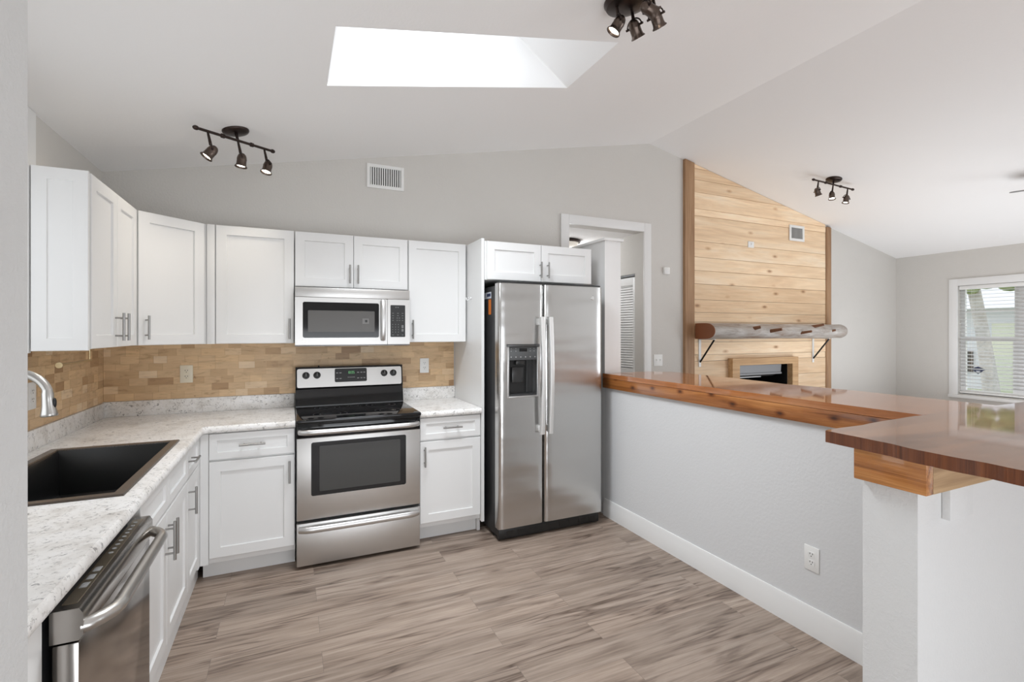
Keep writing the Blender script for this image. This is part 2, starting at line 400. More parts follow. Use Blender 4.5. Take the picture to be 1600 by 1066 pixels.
def pull(u, v, mat, t=.02, L=.138, vert=True, bm=None):
    bm = bm or bmesh.new(); o = t+.034; d = L/2; c = L*.32
    P_ = (lambda s: (u, o, v+s)) if vert else (lambda s: (u+s, o, v))
    cyl(bm, P_(-d), P_(d), .006, seg=12, mat=mat)
    for s in (-c, c):
        p = P_(s); cyl(bm, (p[0], t-.001, p[2]), p, .0042, seg=10, mat=mat)
    return bm

# ------------------------------------------------------------------ the setting
KL, ZL, XR, XE = .20223, 2.4784, 4.397, 8.71
ZR = ZL + KL*XR; KR = (ZR-ZL)/(XE-XR)
def ceil_z(x): return ZL+KL*x if x <= XR else ZR-KR*(x-XR)
YB = -7.0
struct('floor', box(NB(), -.05, XE+.15, YB, 2.2, -.06, 0), M['floor'])
# ceiling with the skylight hole
bm = NB(); HX0, HX1, HY0, HY1 = 1.262, 2.705, -1.745, -1.21
def cq(x0, x1, y0, y1, th=.12):
    prism(bm, [(x0, y0, ceil_z(x0)), (x1, y0, ceil_z(x1)), (x1, y1, ceil_z(x1)), (x0, y1, ceil_z(x0))], (0, 0, th))
cq(-.12, HX0, YB, .12); cq(HX1, XR, YB, .12); cq(HX0, HX1, YB, HY0); cq(HX0, HX1, HY1, .12); cq(XR, XE+.12, YB, .12)
struct('ceiling', bm, M['ceiling'])
# skylight shaft, splayed, and its pane
bm = NB(); top = [(1.42, -1.68, 3.26), (2.32, -1.68, 3.26), (2.32, -1.25, 3.26), (1.42, -1.25, 3.26)]
bot = [(HX0, HY0), (HX1, HY0), (HX1, HY1), (HX0, HY1)]; bot = [(x, y, ceil_z(x)-.001) for x, y in bot]
for k in range(4): quad(bm, bot[k], bot[(k+1) % 4], top[(k+1) % 4], top[k])
sk = struct('trim_1', bm, M['shaft'])
struct('window_2', box(NB(), 1.40, 2.34, -1.70, -1.23, 3.262, 3.268), M['glass'])
# back gable wall with doorway and firebox opening
DX0, DX1, DZ = 3.446, 4.321, 2.467
FX0, FX1, FZ0, FZ1 = 5.585, 6.45, .12, 1.09
bm = NB(); T = (0, .12, 0)
def wp(poly): prism(bm, [(x, 0, z) for x, z in poly], T)
wp([(-.12, 0), (DX0, 0), (DX0, ceil_z(DX0)), (-.12, ceil_z(-.12))])
wp([(DX0, DZ), (DX1, DZ), (DX1, ceil_z(DX1)), (DX0, ceil_z(DX0))])
wp([(DX1, 0), (FX0, 0), (FX0, ceil_z(FX0)), (XR, ZR), (DX1, ceil_z(DX1))])
wp([(FX0, 0), (FX1, 0), (FX1, FZ0), (FX0, FZ0)])
wp([(FX0, FZ1), (FX1, FZ1), (FX1, ceil_z(FX1)), (FX0, ceil_z(FX0))])
wp([(FX1, 0), (XE+.12, 0), (XE+.12, ceil_z(XE+.12)), (FX1, ceil_z(FX1))])
struct('wall_back', bm, M['wall'])
# left wall, with the window opening over the sink (it lies behind the near wall end)
bm = NB()
WY0, WY1, WZ0, WZ1 = -2.3, -1.38, 1.08, 2.15
box(bm, -.12, 0, YB, WY0, 0, ZL); box(bm, -.12, 0, WY1, 0, 0, ZL); box(bm, -.12, 0, WY0, WY1, 0, WZ0); box(bm, -.12, 0, WY0, WY1, WZ1, ZL)
struct('wall_left', bm, M['wall'])
# right wall with window opening
RY0, RY1, RZ0, RZ1 = -2.05, -.683, .69, 2.039
bm = NB()
box(bm, XE, XE+.12, RY1, 0, 0, ZL); box(bm, XE, XE+.12, YB, RY0, 0, ZL); box(bm, XE, XE+.12, RY0, RY1, 0, RZ0); box(bm, XE, XE+.12, RY0, RY1, RZ1, ZL)
struct('wall_right', bm, M['wall'])
struct('wall_front', box(NB(), -.12, XE+.12, YB-.12, YB, 0, ZL), M['front'])
bm = NB(); prism(bm, [(-.12, YB, ZL), (XE+.12, YB, ZL), (XR, YB, ZR+.1)], (0, -.12, 0)); struct('wall_front_gable', bm, M['front'])
# wall end beside the camera
CX, CY = .645, -2.70
bm = NB(); prism(bm, [(0, CY, 0), (CX, CY, 0), (CX, CY, ceil_z(CX)), (0, CY, ZL)], (0, -.16, 0))
struct('wall_near', bm, M['wall_rough'])
# stub partition beside the refrigerator
PX0, PX1, PY, PZ = 3.375, 3.53, -.676, 2.19
struct('wall_partition', box(NB(), PX0, PX1, PY, -.025, 0, PZ), M['trim'])
struct('trim_2', box(NB(), PX0-.018, PX1+.018, PY-.02, -.025, PZ, PZ+.022, .003), M['trim'])
# half wall and its return
struct('wall_half', box(NB(), 3.375, 3.495, -2.972, PY, 0, 1.02), M['halfwall'])
struct('wall_return', box(NB(), 2.712, 5.2, -3.118, -2.972, 0, 1.03), M['wall_rough'])
bm = NB(); prism(bm, [(3.375, PY-.001, 0), (3.358, PY-.001, 0), (3.358, PY-.001, .095), (3.364, PY-.001, .112), (3.364, PY-.001, .122), (3.369, PY-.001, .134), (3.375, PY-.001, .134)], (0, -2.295, 0))
struct('baseboard_half', bm, M['trim'])
# door casing
bm = NB(); cw = .087
box(bm, DX0-cw, DX0, -.02, 0, 0, DZ+cw, .003); box(bm, DX1, DX1+cw, -.02, 0, 0, DZ+cw, .003); box(bm, DX0, DX1, -.0199, 0, DZ, DZ+cw, .003)
struct('trim_3', bm, M['trim'])
# hallway behind the doorway
struct('wall_hall', box(NB(), 2.6, 4.6, 2.0, 2.1, 0, 2.47), M['wall'])
bm = NB(); box(bm, DX1, DX1+.1, .12, .128, 0, DZ); box(bm, DX1, DX1+.1, .128, 1.7, 2.062, DZ); box(bm, DX1, DX1+.1, 1.7, 2.0, 0, DZ)
struct('wall_hall_right', bm, M['wall'])
struct('wall_hall_left', box(NB(), 2.6, 2.7, .12, 2.0, 0, DZ), M['wall'])
struct('ceiling_hall', box(NB(), 2.6, 4.6, .12, 2.1, DZ, DZ+.05), M['ceiling'])
# louvred closet door
d = struct('door_1', NB(), M['trim'])
bm = NB(); x0, x1 = DX1+.012, DX1+.042
for y0 in (.135, .53, .92, 1.31):
    y1 = y0+.38
    box(bm, x0, x1, y0, y0+.045, .01, 2.03, .002); box(bm, x0, x1, y1-.045, y1, .01, 2.03, .002)
    for z0, z1 in ((.01, .16), (1.0, 1.08), (1.95, 2.03)): box(bm, x0, x1, y0+.045, y1-.045, z0, z1)
    for k in range(68):
        z = .175+k*.0265
        if .97 < z < 1.09: continue
        box(bm, -.015, .015, y0+.044, y1-.044, -.003, .003, mat=Matrix.Translation((DX1+.027, 0, z)) @ Matrix.Rotation(math.radians(-62), 4, 'Y'))
obj('louvre_panel', bm, M['trim'], d)
obj('backing', box(NB(), DX1+.056, DX1+.062, .13, 1.7, 0, 2.06), M['trim'], d)
obj('track', box(NB(), DX1+.005, DX1+.05, .13, 1.7, 2.04, 2.061), M['black'], d)
# window in the right wall
w = struct('window_1', NB(), M['trim'])
bm = NB(); cs = .087
box(bm, XE-.018, XE, RY1, RY1+cs, RZ0-.03, RZ1+cs, .003); box(bm, XE-.018, XE, RY0-cs, RY0, RZ0-.03, RZ1+cs, .003)
box(bm, XE-.018, XE, RY0, RY1, RZ1, RZ1+cs, .003); box(bm, XE-.04, XE+.09, RY0-cs, RY1+cs, RZ0-.05, RZ0-.012, .004)
obj('casing', bm, M['trim'], w)
bm = NB(); xs0, xs1 = XE+.075, XE+.115; ym = -1.22
def sash(y0, y1, z0, z1, f=.045, dx=0):
    box(bm, xs0+dx, xs1+dx, y0, y0+f, z0, z1); box(bm, xs0+dx, xs1+dx, y1-f, y1, z0, z1); box(bm, xs0+dx, xs1+dx, y0+f, y1-f, z0, z0+f); box(bm, xs0+dx, xs1+dx, y0+f, y1-f, z1-f, z1)
for y0, y1 in ((ym, RY1), (RY0, ym-.06)):
    sash(y0, y1, RZ0, 1.405, .05, -.012); sash(y0, y1, 1.36, RZ1, .04)
    for z in (1.047, 1.714): box(bm, xs0+.01, xs1-.014, y0+.045, y1-.045, z-.009, z+.009)
box(bm, xs0-.02, xs1+.003, ym-.061, ym+.001, RZ0, RZ1)
obj('sash', bm, M['trim'], w)
obj('pane', box(NB(), XE+.098, XE+.102, RY0, RY1, RZ0, RZ1), M['glass'], w)
# added white board standing in for a light patch above the left cabinets
struct('wall_light_patch', box(NB(), 0, .012, -1.03, -.914, 2.145, ZL-.002), M['trim'])

# ------------------------------------------------------------------ upper cabinets
ZB, ZT, YU, XU = 1.3826, 2.139, -.3214, .3152
G_UP = 'white upper cabinets'; G_LO = 'white base cabinets'
TD = .02
def cabinet_front(root, fr, items):
    """items: (kind, u0,u1,v0,v1, handle(u,v,vert) or None, L)"""
    for kind, u0, u1, v0, v1, hd, L in items:
        dr = obj(kind, shaker(u0, u1, v0, v1, fr, rail=.058 if v1-v0 > .2 else .04), M['cab'], root)
        if hd: obj('handle', pull(hd[0], hd[1], fr, L=L, vert=hd[2]), M['pull'], dr)
BACK = lambda: frame((0, YU+TD, 0), (1, 0, 0), (0, -1, 0))
# left run, two doors
r = thing('wall_cabinet', 'white two-door upper cabinet on the left wall with a panelled end facing the camera', 'cabinet', (0.16, -.92, ZB), G_UP)
obj('body', box(NB(), 0.0, XU-TD-.002, -1.268, -.575, ZB, ZT, .002), M['cab'], r)
FL = frame((XU-TD, 0, 0), (0, -1, 0), (1, 0, 0))          # faces +x, u runs towards the camera
cabinet_front(r, FL, [('door', .577, .909, ZB+.002, ZT-.002, (.861, 1.483, True), .136), ('door', .912, 1.252, ZB+.002, ZT-.002, (.943, 1.483, True), .136)])
FE = frame((0, -1.268, 0), (1, 0, 0), (0, -1, 0))
obj('end_panel', shaker(.128, .313, ZB-.004, ZT, FE, t=.016, rail=.05, rec=.004), M['cab'], r)
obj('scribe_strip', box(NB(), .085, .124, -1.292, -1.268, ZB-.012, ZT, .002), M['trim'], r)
# corner
r = thing('corner_cabinet', 'white angled corner upper cabinet with one wide door', 'cabinet', (.3, -.3, ZB), G_UP)
A, B_ = Vector((XU, -.5707, 0)), Vector((.609, YU, 0)); dAB = (B_-A).normalized(); nAB = Vector((dAB.y, -dAB.x, 0))
A2, B2 = A-nAB*TD, B_-nAB*TD
bm = NB(); prism(bm, [(0.0, 0, ZB), (0.0, -.572, ZB), (A2.x-.004, -.572, ZB), (A2.x, A2.y, ZB), (B2.x, B2.y, ZB), (.609, B2.y+.004, ZB), (.609, 0, ZB)], (0, 0, ZT-ZB))
obj('body', bm, M['cab'], r)
LAB = (B_-A).length
FC = frame((A2.x, A2.y, 0), dAB, nAB)
cabinet_front(r, FC, [('door', .006, LAB-.012, ZB+.002, ZT-.002, (.043, 1.483, True), .134)])
# left of the microwave
r = thing('wall_cabinet', 'white single-door upper cabinet left of the microwave', 'cabinet', (.86, -.15, ZB), G_UP)
obj('body', box(NB(), .613, 1.114, YU+TD, 0, ZB, ZT, .002), M['cab'], r)
cabinet_front(r, BACK(), [('door', .662, 1.112, ZB+.002, ZT-.002, (1.086, 1.479, True), .136)])
obj('filler', box(NB(), .612, .656, YU+.006, YU+TD, ZB, ZT, .001), M['cab'], r)
# over microwave
r = thing('wall_cabinet', 'short white two-door upper cabinet directly above the microwave', 'cabinet', (1.5, -.15, 1.765), G_UP)
obj('body', box(NB(), 1.118, 1.879, YU+TD, 0, 1.765, ZT, .002), M['cab'], r)
cabinet_front(r, BACK(), [('door', 1.12, 1.494, 1.768, ZT-.002, (1.469, 1.862, True), .13), ('door', 1.498, 1.876, 1.768, ZT-.002, (1.524, 1.862, True), .13)])
# right of microwave
r = thing('wall_cabinet', 'white single-door upper cabinet between the microwave and the tall side panel', 'cabinet', (2.1, -.15, ZB), G_UP)
obj('body', box(NB(), 1.883, 2.330, YU+TD, 0, ZB, ZT, .002), M['cab'], r)
cabinet_front(r, BACK(), [('door', 1.885, 2.328, ZB+.002, ZT-.002, (1.911, 1.478, True), .138)])
# above the refrigerator
YF = -.645
r = thing('wall_cabinet', 'deep white two-door cabinet above the refrigerator', 'cabinet', (2.82, -.3, 1.84), G_UP)
obj('body', box(NB(), 2.366, 3.268, YF+TD, 0, 1.836, 2.118, .002), M['cab'], r)
FF = frame((0, YF+TD, 0), (1, 0, 0), (0, -1, 0))
cabinet_front(r, FF, [('door', 2.378, 2.816, 1.839, 2.116, (2.806, 1.925, True), .12), ('door', 2.820, 3.268, 1.839, 2.116, (2.868, 1.925, True), .12)])
r = thing('side_panel', 'tall white panel standing to the left of the refrigerator', 'panel', (2.35, -.3, 0))
bm = NB(); prism(bm, [(2.34, 0, 0), (2.34, -.54, 0), (2.34, -.54, .095), (2.34, -.63, .095), (2.34, -.63, 2.134), (2.34, 0, 2.134)], (.021, 0, 0))
obj('panel', bm, M['cab'], r)
bm = NB(); cyl(bm, (2.3408, -.41, 1.715), (2.336, -.41, 1.715), .011, seg=14); tube(bm, [(2.337, -.41, 1.715), (2.322, -.41, 1.706), (2.312, -.41, 1.698), (2.304, -.41, 1.702), (2.300, -.41, 1.714)], .003, 8); ball(bm, (2.300, -.41, 1.716), .005)
ball(bm, (2.320, -.41, 1.722), .005); cyl(bm, (2.338, -.41, 1.718), (2.32, -.41, 1.722), .003, seg=8)
tag(obj('coat_hook', bm, M['chrome']), 'small chrome hook on the tall white panel beside the refrigerator', 'hook')

# ------------------------------------------------------------------ base cabinets
YBF, XBF, YT = -.62, .62, -.512
BB = frame((0, YBF+TD, 0), (1, 0, 0), (0, -1, 0))
BL = frame((XBF-TD, 0, 0), (0, -1, 0), (1, 0, 0))
def base_back(x0, x1, label, dx0, dx1, hdrawer, hdoor):
    r = thing('base_cabinet', label, 'cabinet', ((x0+x1)/2, -.3, 0), G_LO)
    obj('body', box(NB(), x0, x1, YBF+TD, 0, .112, .872, .001), M['cab'], r)
    obj('toe_kick', box(NB(), x0, x1, YT, YT+.015, 0, .112), M['cab'], r)
    cabinet_front(r, BB, [('drawer', dx0, dx1, .716, .866, (hdrawer, .795, False), .138), ('door', dx0, dx1, .146, .704, (hdoor, .606, True), .135)])
    return r
r = base_back(.619, 1.117, 'white base cabinet with one drawer and one door left of the range', .663, 1.113, .886, 1.086)
obj('filler', box(NB(), .6185, .660, -.617, -.6005, .112, .868), M['cab'], r)
r = base_back(1.893, 2.338, 'white base cabinet with one drawer and one door between range and side panel', 1.896, 2.335, 2.12, 1.925)
# left run
r = thing('base_cabinet', 'narrow white base cabinet in the inner corner beside the sink cabinet', 'cabinet', (.3, -.8, 0), G_LO)
obj('body', box(NB(), .004, XBF-TD, -.998, -.004, .112, .872, .001), M['cab'], r)
obj('toe_kick', box(NB(), XBF-.045, XBF-.03, -.998, YT+.02, 0, .112), M['cab'], r)
obj('filler', box(NB(), XBF-TD, XBF-.003, -.662, -.601, .112, .868), M['cab'], r)
cabinet_front(r, BL, [('drawer', .664, .995, .716, .866, (.93, .80, False), .13), ('door', .664, .995, .146, .704, (.972, .60, True), .138)])
r = thing('base_cabinet', 'white two-door sink base cabinet under the black sink', 'cabinet', (.3, -1.42, 0), G_LO)
bm = NB(); box(bm, .004, .03, -1.842, -1.001, .112, .872); box(bm, XBF-TD-.02, XBF-TD, -1.842, -1.001, .112, .872); box(bm, .03, XBF-TD-.02, -1.842, -1.822, .112, .872); box(bm, .03, XBF-TD-.02, -1.021, -1.001, .112, .872); box(bm, .03, XBF-TD-.02, -1.822, -1.021, .112, .13)
obj('body', bm, M['cab'], r)
obj('toe_kick', box(NB(), XBF-.045, XBF-.03, -1.842, -1.001, 0, .112), M['cab'], r)
cabinet_front(r, BL, [('false_front', 1.002, 1.420, .716, .866, None, 0), ('false_front', 1.424, 1.84, .716, .866, None, 0),
                      ('door', 1.002, 1.446, .146, .704, (1.425, .592, True), .15), ('door', 1.450, 1.84, .146, .704, (1.480, .592, True), .16)])
tag(obj('filler_panel', box(NB(), .02, .598, -2.696, -2.51, 0, .872, .001), M['cab']), 'plain white end panel between the dishwasher and the near wall', 'panel')

# ------------------------------------------------------------------ dishwasher
r = thing('dishwasher', 'stainless dishwasher with a bowed handle under the countertop', 'dishwasher', (.3, -2.18, 0))
y0, y1 = -2.482, -1.868
obj('body', box(NB(), .03, .585, y0+.01, y1-.01, .1, .855), M['fridgeside'], r)
obj('toe_kick', box(NB(), .54, .56, y0+.01, y1-.01, 0, .1), M['black'], r)
bm = NB(); box(bm, .604, .652, y0, y1, .115, .752, .004)
obj('door', bm, M['dwsteel'], r)
bm = NB(); prism(bm, [(.600, y0, .756), (.652, y0, .756), (.660, y0, .766), (.660, y0, .815), (.652, y0, .829), (.606, y0, .829), (.600, y0, .826)], (0, y1-y0, 0))
cp = obj('control_panel', bm, M['dwsteel'], r)
bm = NB(); box(bm, .612, .640, y0+.03, y1-.03, .8285, .8302)
obj('button_strip', bm, M['brass'] if False else metal('bronze_button_strip', (.48, .42, .33), .3), cp)
for k in range(9):
    y = y1-.06-k*.03; obj('button', cyl(NB(), (.626, y, .829), (.626, y, .8312), .006, seg=10), M['greydigit'], cp)
for k in range(3):
    y = y0+.12+k*.045; obj('button', box(NB(), .618, .634, y-.014, y+.014, .829, .831, .003), M['greydigit'], cp)
pts = []
hy0, hy1 = y0+.015, y1-.02
for k in range(25):
    t = k/24; y = hy0+(hy1-hy0)*t; bow = min(1, math.sin(PI*t)*3.2)**.75
    pts.append((.662+.042*bow, y, .782))
pts = [(.655, hy0, .782)]+pts+[(.655, hy1, .782)]
obj('handle', tube(NB(), pts, .0165, 14), M['nickel'], r)

# ------------------------------------------------------------------ countertops, sink, faucet
ZC = .914; XF, YFc = .6443, -.6426
SX0, SX1, SY0, SY1 = .115, .565, -1.875, -1.02      # cut-out
r = thing('countertop', 'speckled white L-shaped countertop holding the black sink', 'countertop', (.3, -1.3, .874))
def edge(bm, p0, p1, out):
    """rounded post-formed nose between two points, bulging along out"""
    p0, p1, out = Vector(p0), Vector(p1), Vector(out)
    sec = [(-.02, 0), (-.02, .038), (-.006, .0395), (.004, .037), (.0095, .030), (.011, .019), (.0095, .008), (.004, .001), (-.004, 0)]
    prism(bm, [p0+out*a+Vector((0, 0, b_)) for a, b_ in sec], p1-p0)
bm = NB(); z0, z1 = .8755, ZC; nx = XF-.011
box(bm, 0, SX0, -2.696, 0, z0, z1); box(bm, SX1, nx, -2.696, -.655, z0, z1); box(bm, SX0, SX1, SY1, 0, z0, z1); box(bm, SX0, SX1, -2.696, SY0, z0, z1)
prism(bm, [(SX1, 0, z0), (SX1, -.655, z0), (nx, -.655, z0), (.656, YFc+.011, z0), (1.118, YFc+.011, z0), (1.118, 0, z0)], (0, 0, z1-z0))
edge(bm, (nx, -2.696, z0-.001), (nx, -.655, z0-.001), (1, 0, 0)); edge(bm, (.656, YFc+.011, z0-.001), (1.118, YFc+.011, z0-.001), (0, -1, 0))
edge(bm, (nx, -.655, z0-.001), (.656, YFc+.011, z0-.001), (.707, -.707, 0))
obj('top', bm, M['granite'], r)
bm = NB(); box(bm, .0, .02, -2.696, -.02, ZC, 1.008, .003); box(bm, 0, 1.118, -.02, 0, ZC, 1.012, .003)
obj('backsplash_lip', bm, M['granite'], r)
r = thing('countertop', 'short speckled white countertop between the range and the side panel', 'countertop', (2.1, -.3, .874))
bm = NB(); box(bm, 1.892, 2.338, YFc+.011, 0, z0, z1); edge(bm, (1.892, YFc+.011, z0-.001), (2.338, YFc+.011, z0-.001), (0, -1, 0))
obj('top', bm, M['granite'], r)
bm = NB(); box(bm, 1.892, 2.338, -.02, 0, ZC, 1.012, .003)
obj('backsplash_lip', bm, M['granite'], r)
# sink
r = thing('sink', 'black rectangular composite drop-in sink with a bronze-toned rim', 'sink', (.34, -1.45, .7))
rx0, rx1, ry0, ry1 = .092, .588, -1.898, -.995
bm = NB(); ri = .036
def loop(x0, x1, y0, y1, z): return [(x0, y0, z), (x1, y0, z), (x1, y1, z), (x0, y1, z)]
L_ = [loop(rx0, rx1, ry0, ry1, ZC), loop(rx0+.003, rx1-.003, ry0+.003, ry1-.003, ZC+.007), loop(rx0+ri-.003, rx1-ri+.003, ry0+ri-.003, ry1-ri+.003, ZC+.007), loop(rx0+ri, rx1-ri, ry0+ri, ry1-ri, ZC+.003)]
V = [[bm.verts.new(p) for p in l] for l in L_]
for a, b_ in zip(V, V[1:]):
    for k in range(4): bm.faces.new((a[k], a[(k+1) % 4], b_[(k+1) % 4], b_[k]))
obj('rim', bm, M['sinkrim'], r, recalc=True)
bm = NB(); e = ri+.001
L_ = [loop(rx0+e, rx1-e, ry0+e, ry1-e, ZC+.003), loop(rx0+e+.004, rx1-e-.004, ry0+e+.004, ry1-e-.004, ZC-.004), loop(rx0+e+.008, rx1-e-.008, ry0+e+.008, ry1-e-.008, .715), loop(rx0+e+.03, rx1-e-.03, ry0+e+.03, ry1-e-.03, .695)]
V = [[bm.verts.new(p) for p in l] for l in L_]
for a, b_ in zip(V, V[1:]):
    for k in range(4): bm.faces.new((a[k], a[(k+1) % 4], b_[(k+1) % 4], b_[k]))
bm.faces.new(V[-1])
bas = obj('basin', bm, M['sinkmat'], r)
bm = NB(); lathe(bm, [(0, .697), (.03, .697), (.042, .699), (.045, .696)], Matrix.Translation((.34, -1.45, 0)))
obj('drain', bm, M['nickel'], bas)
# faucet
fy = -1.44; fb = ZC+.0
r = thing('faucet', 'brushed nickel gooseneck pull-down faucet over the sink', 'faucet', (.055, fy, ZC))
bm = NB(); lathe(bm, [(0, 0), (.03, 0), (.03, .008), (.022, .018), (.02, .05), (.018, .1), (.0155, .12), (0, .12)], Matrix.Translation((.055, fy, fb)))
obj('base', bm, M['nickel'], r)
pts = [(.055, fy, fb+.1), (.055, fy, 1.12)]; cxa, cza, ra = .147, 1.205, .092
for k in range(21):
    a = PI-(PI-.30)*k/20; pts.append((cxa+ra*math.cos(a), fy, cza+ra*math.sin(a)*1.02))
ex, ez = pts[-1][0], pts[-1][2]
obj('spout', tube(NB(), pts, [.0155]*2+[.0185-.0028*k/(len(pts)-3) for k in range(len(pts)-2)], 18), M['nickel'], r)
dv = Vector((.06, 0, -1)).normalized(); hm = Matrix.Translation((ex, fy, ez)) @ (-dv).to_track_quat('Z', 'Y').to_matrix().to_4x4()
bm = NB(); lathe(bm, [(.0145, .004), (.0165, 0), (.0165, -.006), (.0185, -.012), (.019, -.035), (.0205, -.06), (.0255, -.09), (.027, -.098), (.025, -.102), (0, -.102)], hm)
sh = obj('spray_head', bm, M['nickel'], r)
bm = NB(); ball(bm, (ex+.024, fy-.004, ez-.05), .008, .7, .9, 2.4); obj('spray_button', bm, M['black'], sh)
bm = NB(); tube(bm, [(.055, fy-.02, fb+.07), (.055, fy-.05, fb+.085), (.06, fy-.09, fb+.12)], .006, 10); obj('lever', bm, M['nickel'], r)

# ------------------------------------------------------------------ tile backsplash
def tiles(name, label, loc, w, z0, z1, to_world, holes=()):
    bm = NB(); lay = bm.faces.layers.float.new('tone'); rh = .0478; z = z0; row = 0
    rnd = random.Random(len(name)+int(w*100))
    def slab(u0, u1, a, b_, tn, d):
        vs = [bm.verts.new(to_world(u, d, zz)) for u, zz in ((u0, a), (u1, a), (u1, b_), (u0, b_))]
        vb = [bm.verts.new(to_world(u, 0.0015, zz)) for u, zz in ((u0, a), (u1, a), (u1, b_), (u0, b_))]
        fs = [bm.faces.new(vs)]
        for k in range(4): fs.append(bm.faces.new((vb[k], vb[(k+1) % 4], vs[(k+1) % 4], vs[k])))
        for f in fs: f[lay] = tn
    while z < z1-.004:
        zt = min(z+rh, z1); u = -rnd.random()*.09
        while u < w:
            L = rnd.choice((.10, .10, .10, .075, .14)); a, b_ = max(u, 0)+.0008, min(u+L, w)-.0008
            if b_-a > .004: slab(a, b_, z+.0008, zt-.0008, min(1, max(0, rnd.gauss(.52, .26))), .0085+rnd.random()*.0008)
            u += L
        z = zt
    r = thing(name, label, 'backsplash', loc)
    t = obj('tiles', bm, M['tile'], r, recalc=True)
    g = NB(); vs = [to_world(a, d, c) for d in (.0015, .0075) for a, c in ((0, z0), (w, z0), (w, z1), (0, z1))]
    vv = [g.verts.new(v) for v in vs]
    for f in ((0, 1, 2, 3), (4, 5, 6, 7), (0, 1, 5, 4), (1, 2, 6, 5), (2, 3, 7, 6), (3, 0, 4, 7)): g.faces.new([vv[i] for i in f])
    obj('grout', g, M['grout'], r); return r
tiles('tile_backsplash', 'tan travertine tile backsplash running behind the range', (1.1, 0, 1.02), 2.322, 1.0125, ZB-.0005, lambda u, d, z: (.0095+u, -d, z))
tiles('tile_backsplash', 'tan travertine tile backsplash on the left wall behind the faucet', (0, -.6, 1.02), 1.35, 1.0085, ZB-.0005, lambda u, d, z: (d, -u, z))

# ------------------------------------------------------------------ outlets and switches
def plate(name, label, cat, mat_, fr, w=.074, h=.118, kind='outlet', m='whiteplastic', group=None):
    r = thing(name, label, cat, tuple(mat_), group)
    bm = NB(); box(bm, -w/2, w/2, 0, .0055, -h/2, h/2, .003, mat=fr); obj('cover_plate', bm, M[m], r)
    if kind == 'outlet':
        for s in (-.0195, .0195):
            bm = NB(); prism(bm, rrect(-.0165, .0165, s-.0135, s+.0135, .008, .005), (0, .0022, 0), mat=fr)
            p = obj('receptacle', bm, M[m], r); bm = NB()
            for a in (-.0065, .0065): box(bm, a-.0015, a+.0015, .007, .0076, s+.001, s+.0085, mat=fr)
            cyl(bm, (0, .007, s-.0065), (0, .0076, s-.0065), .0026, seg=10, mat=fr); obj('slots', bm, M['slot'], p)
    elif kind == 'switch':
        for a in ((-.023, .023) if w > .1 else (0,)):
            bm = NB(); box(bm, a-.005, a+.005, .005, .008, -.012, .012, .001, mat=fr); box(bm, a-.004, a+.004, .006, .018, .001, .009, .001, mat=fr); obj('toggle', bm, M[m], r)
    return r
fb_ = lambda x, y, z: frame((x, y, z), (1, 0, 0), (0, -1, 0))
G_O = 'wall outlets'
plate('wall_outlet', 'ivory outlet on the tile left of the range', 'outlet', (.455, -.0095, 1.176), fb_(.455, -.0095, 1.176), m='ivory', group=G_O)
plate('wall_outlet', 'white outlet on the tile right of the range', 'outlet', (2.081, -.0095, 1.187), fb_(2.081, -.0095, 1.187), group=G_O)
plate('wall_outlet', 'white outlet on the left tile wall behind the faucet', 'outlet', (.0095, -.955, 1.165), frame((.0095, -.955, 1.165), (0, -1, 0), (1, 0, 0)), h=.125, group=G_O)
plate('wall_outlet', 'white outlet low on the grey half wall', 'outlet', (3.375, -2.369, .366), frame((3.375, -2.369, .366), (0, -1, 0), (-1, 0, 0)), group=G_O)
plate('light_switch', 'white switch plate on the wall right of the doorway just above the bar', 'light switch', (4.51, 0, 1.172), fb_(4.51, 0, 1.172), w=.115, kind='switch')
plate('light_switch', 'small white plate on the wooden board wall left of the vent', 'wall plate', (5.83, -.022, 2.45), fb_(5.83, -.022, 2.45), w=.095, h=.07, kind='switch')
r = thing('thermostat', 'small white boxy thermostat on the wall right of the doorway', 'thermostat', (4.61, 0, 2.09))
bm = NB(); box(bm, 4.575, 4.645, -.028, 0, 2.055, 2.125, .004); p = obj('housing', bm, M['whiteplastic'], r)
obj('sensor_grille', box(NB(), 4.59, 4.63, -.030, -.0275, 2.067, 2.113, .002), M['trim'], p)

# ------------------------------------------------------------------ vents
def vent(label, x0, x1, z0, z1, y, n, rot, fw=.025):
    r = thing('air_vent', label, 'vent', ((x0+x1)/2, y, z0), 'wall air vents')
    bm = NB(); box(bm, x0, x0+fw, y-.012, y, z0, z1, .003); box(bm, x1-fw, x1, y-.012, y, z0, z1, .003); box(bm, x0+fw*.5, x1-fw*.5, y-.0118, y, z0, z0+fw, .003); box(bm, x0+fw*.5, x1-fw*.5, y-.0118, y, z1-fw, z1, .003)
    obj('frame', bm, M['whiteplastic'], r)
    obj('duct', box(NB(), x0+fw, x1-fw, y-.0025, y-.0005, z0+fw, z1-fw), M['slot'], r)
    bm = NB(); w_ = x1-x0-2*fw
    for k in range(n):
        x = x0+fw+w_*(k+.5)/n
        box(bm, -.0045, .0045, -.001, .001, z0+fw-.002, z1-fw+.002, mat=Matrix.Translation((x, y-.0068, 0)) @ Matrix.Rotation(math.radians(rot), 4, 'Z'))
    obj('louvres', bm, M['whiteplastic'], r)
vent('white air vent high on the grey wall above the microwave', 1.630, 1.917, 2.583, 2.77, 0, 14, 14)
vent('small white air vent on the wooden board wall', 6.47, 6.735, 2.548, 2.735, -.024, 16, 55, .03)

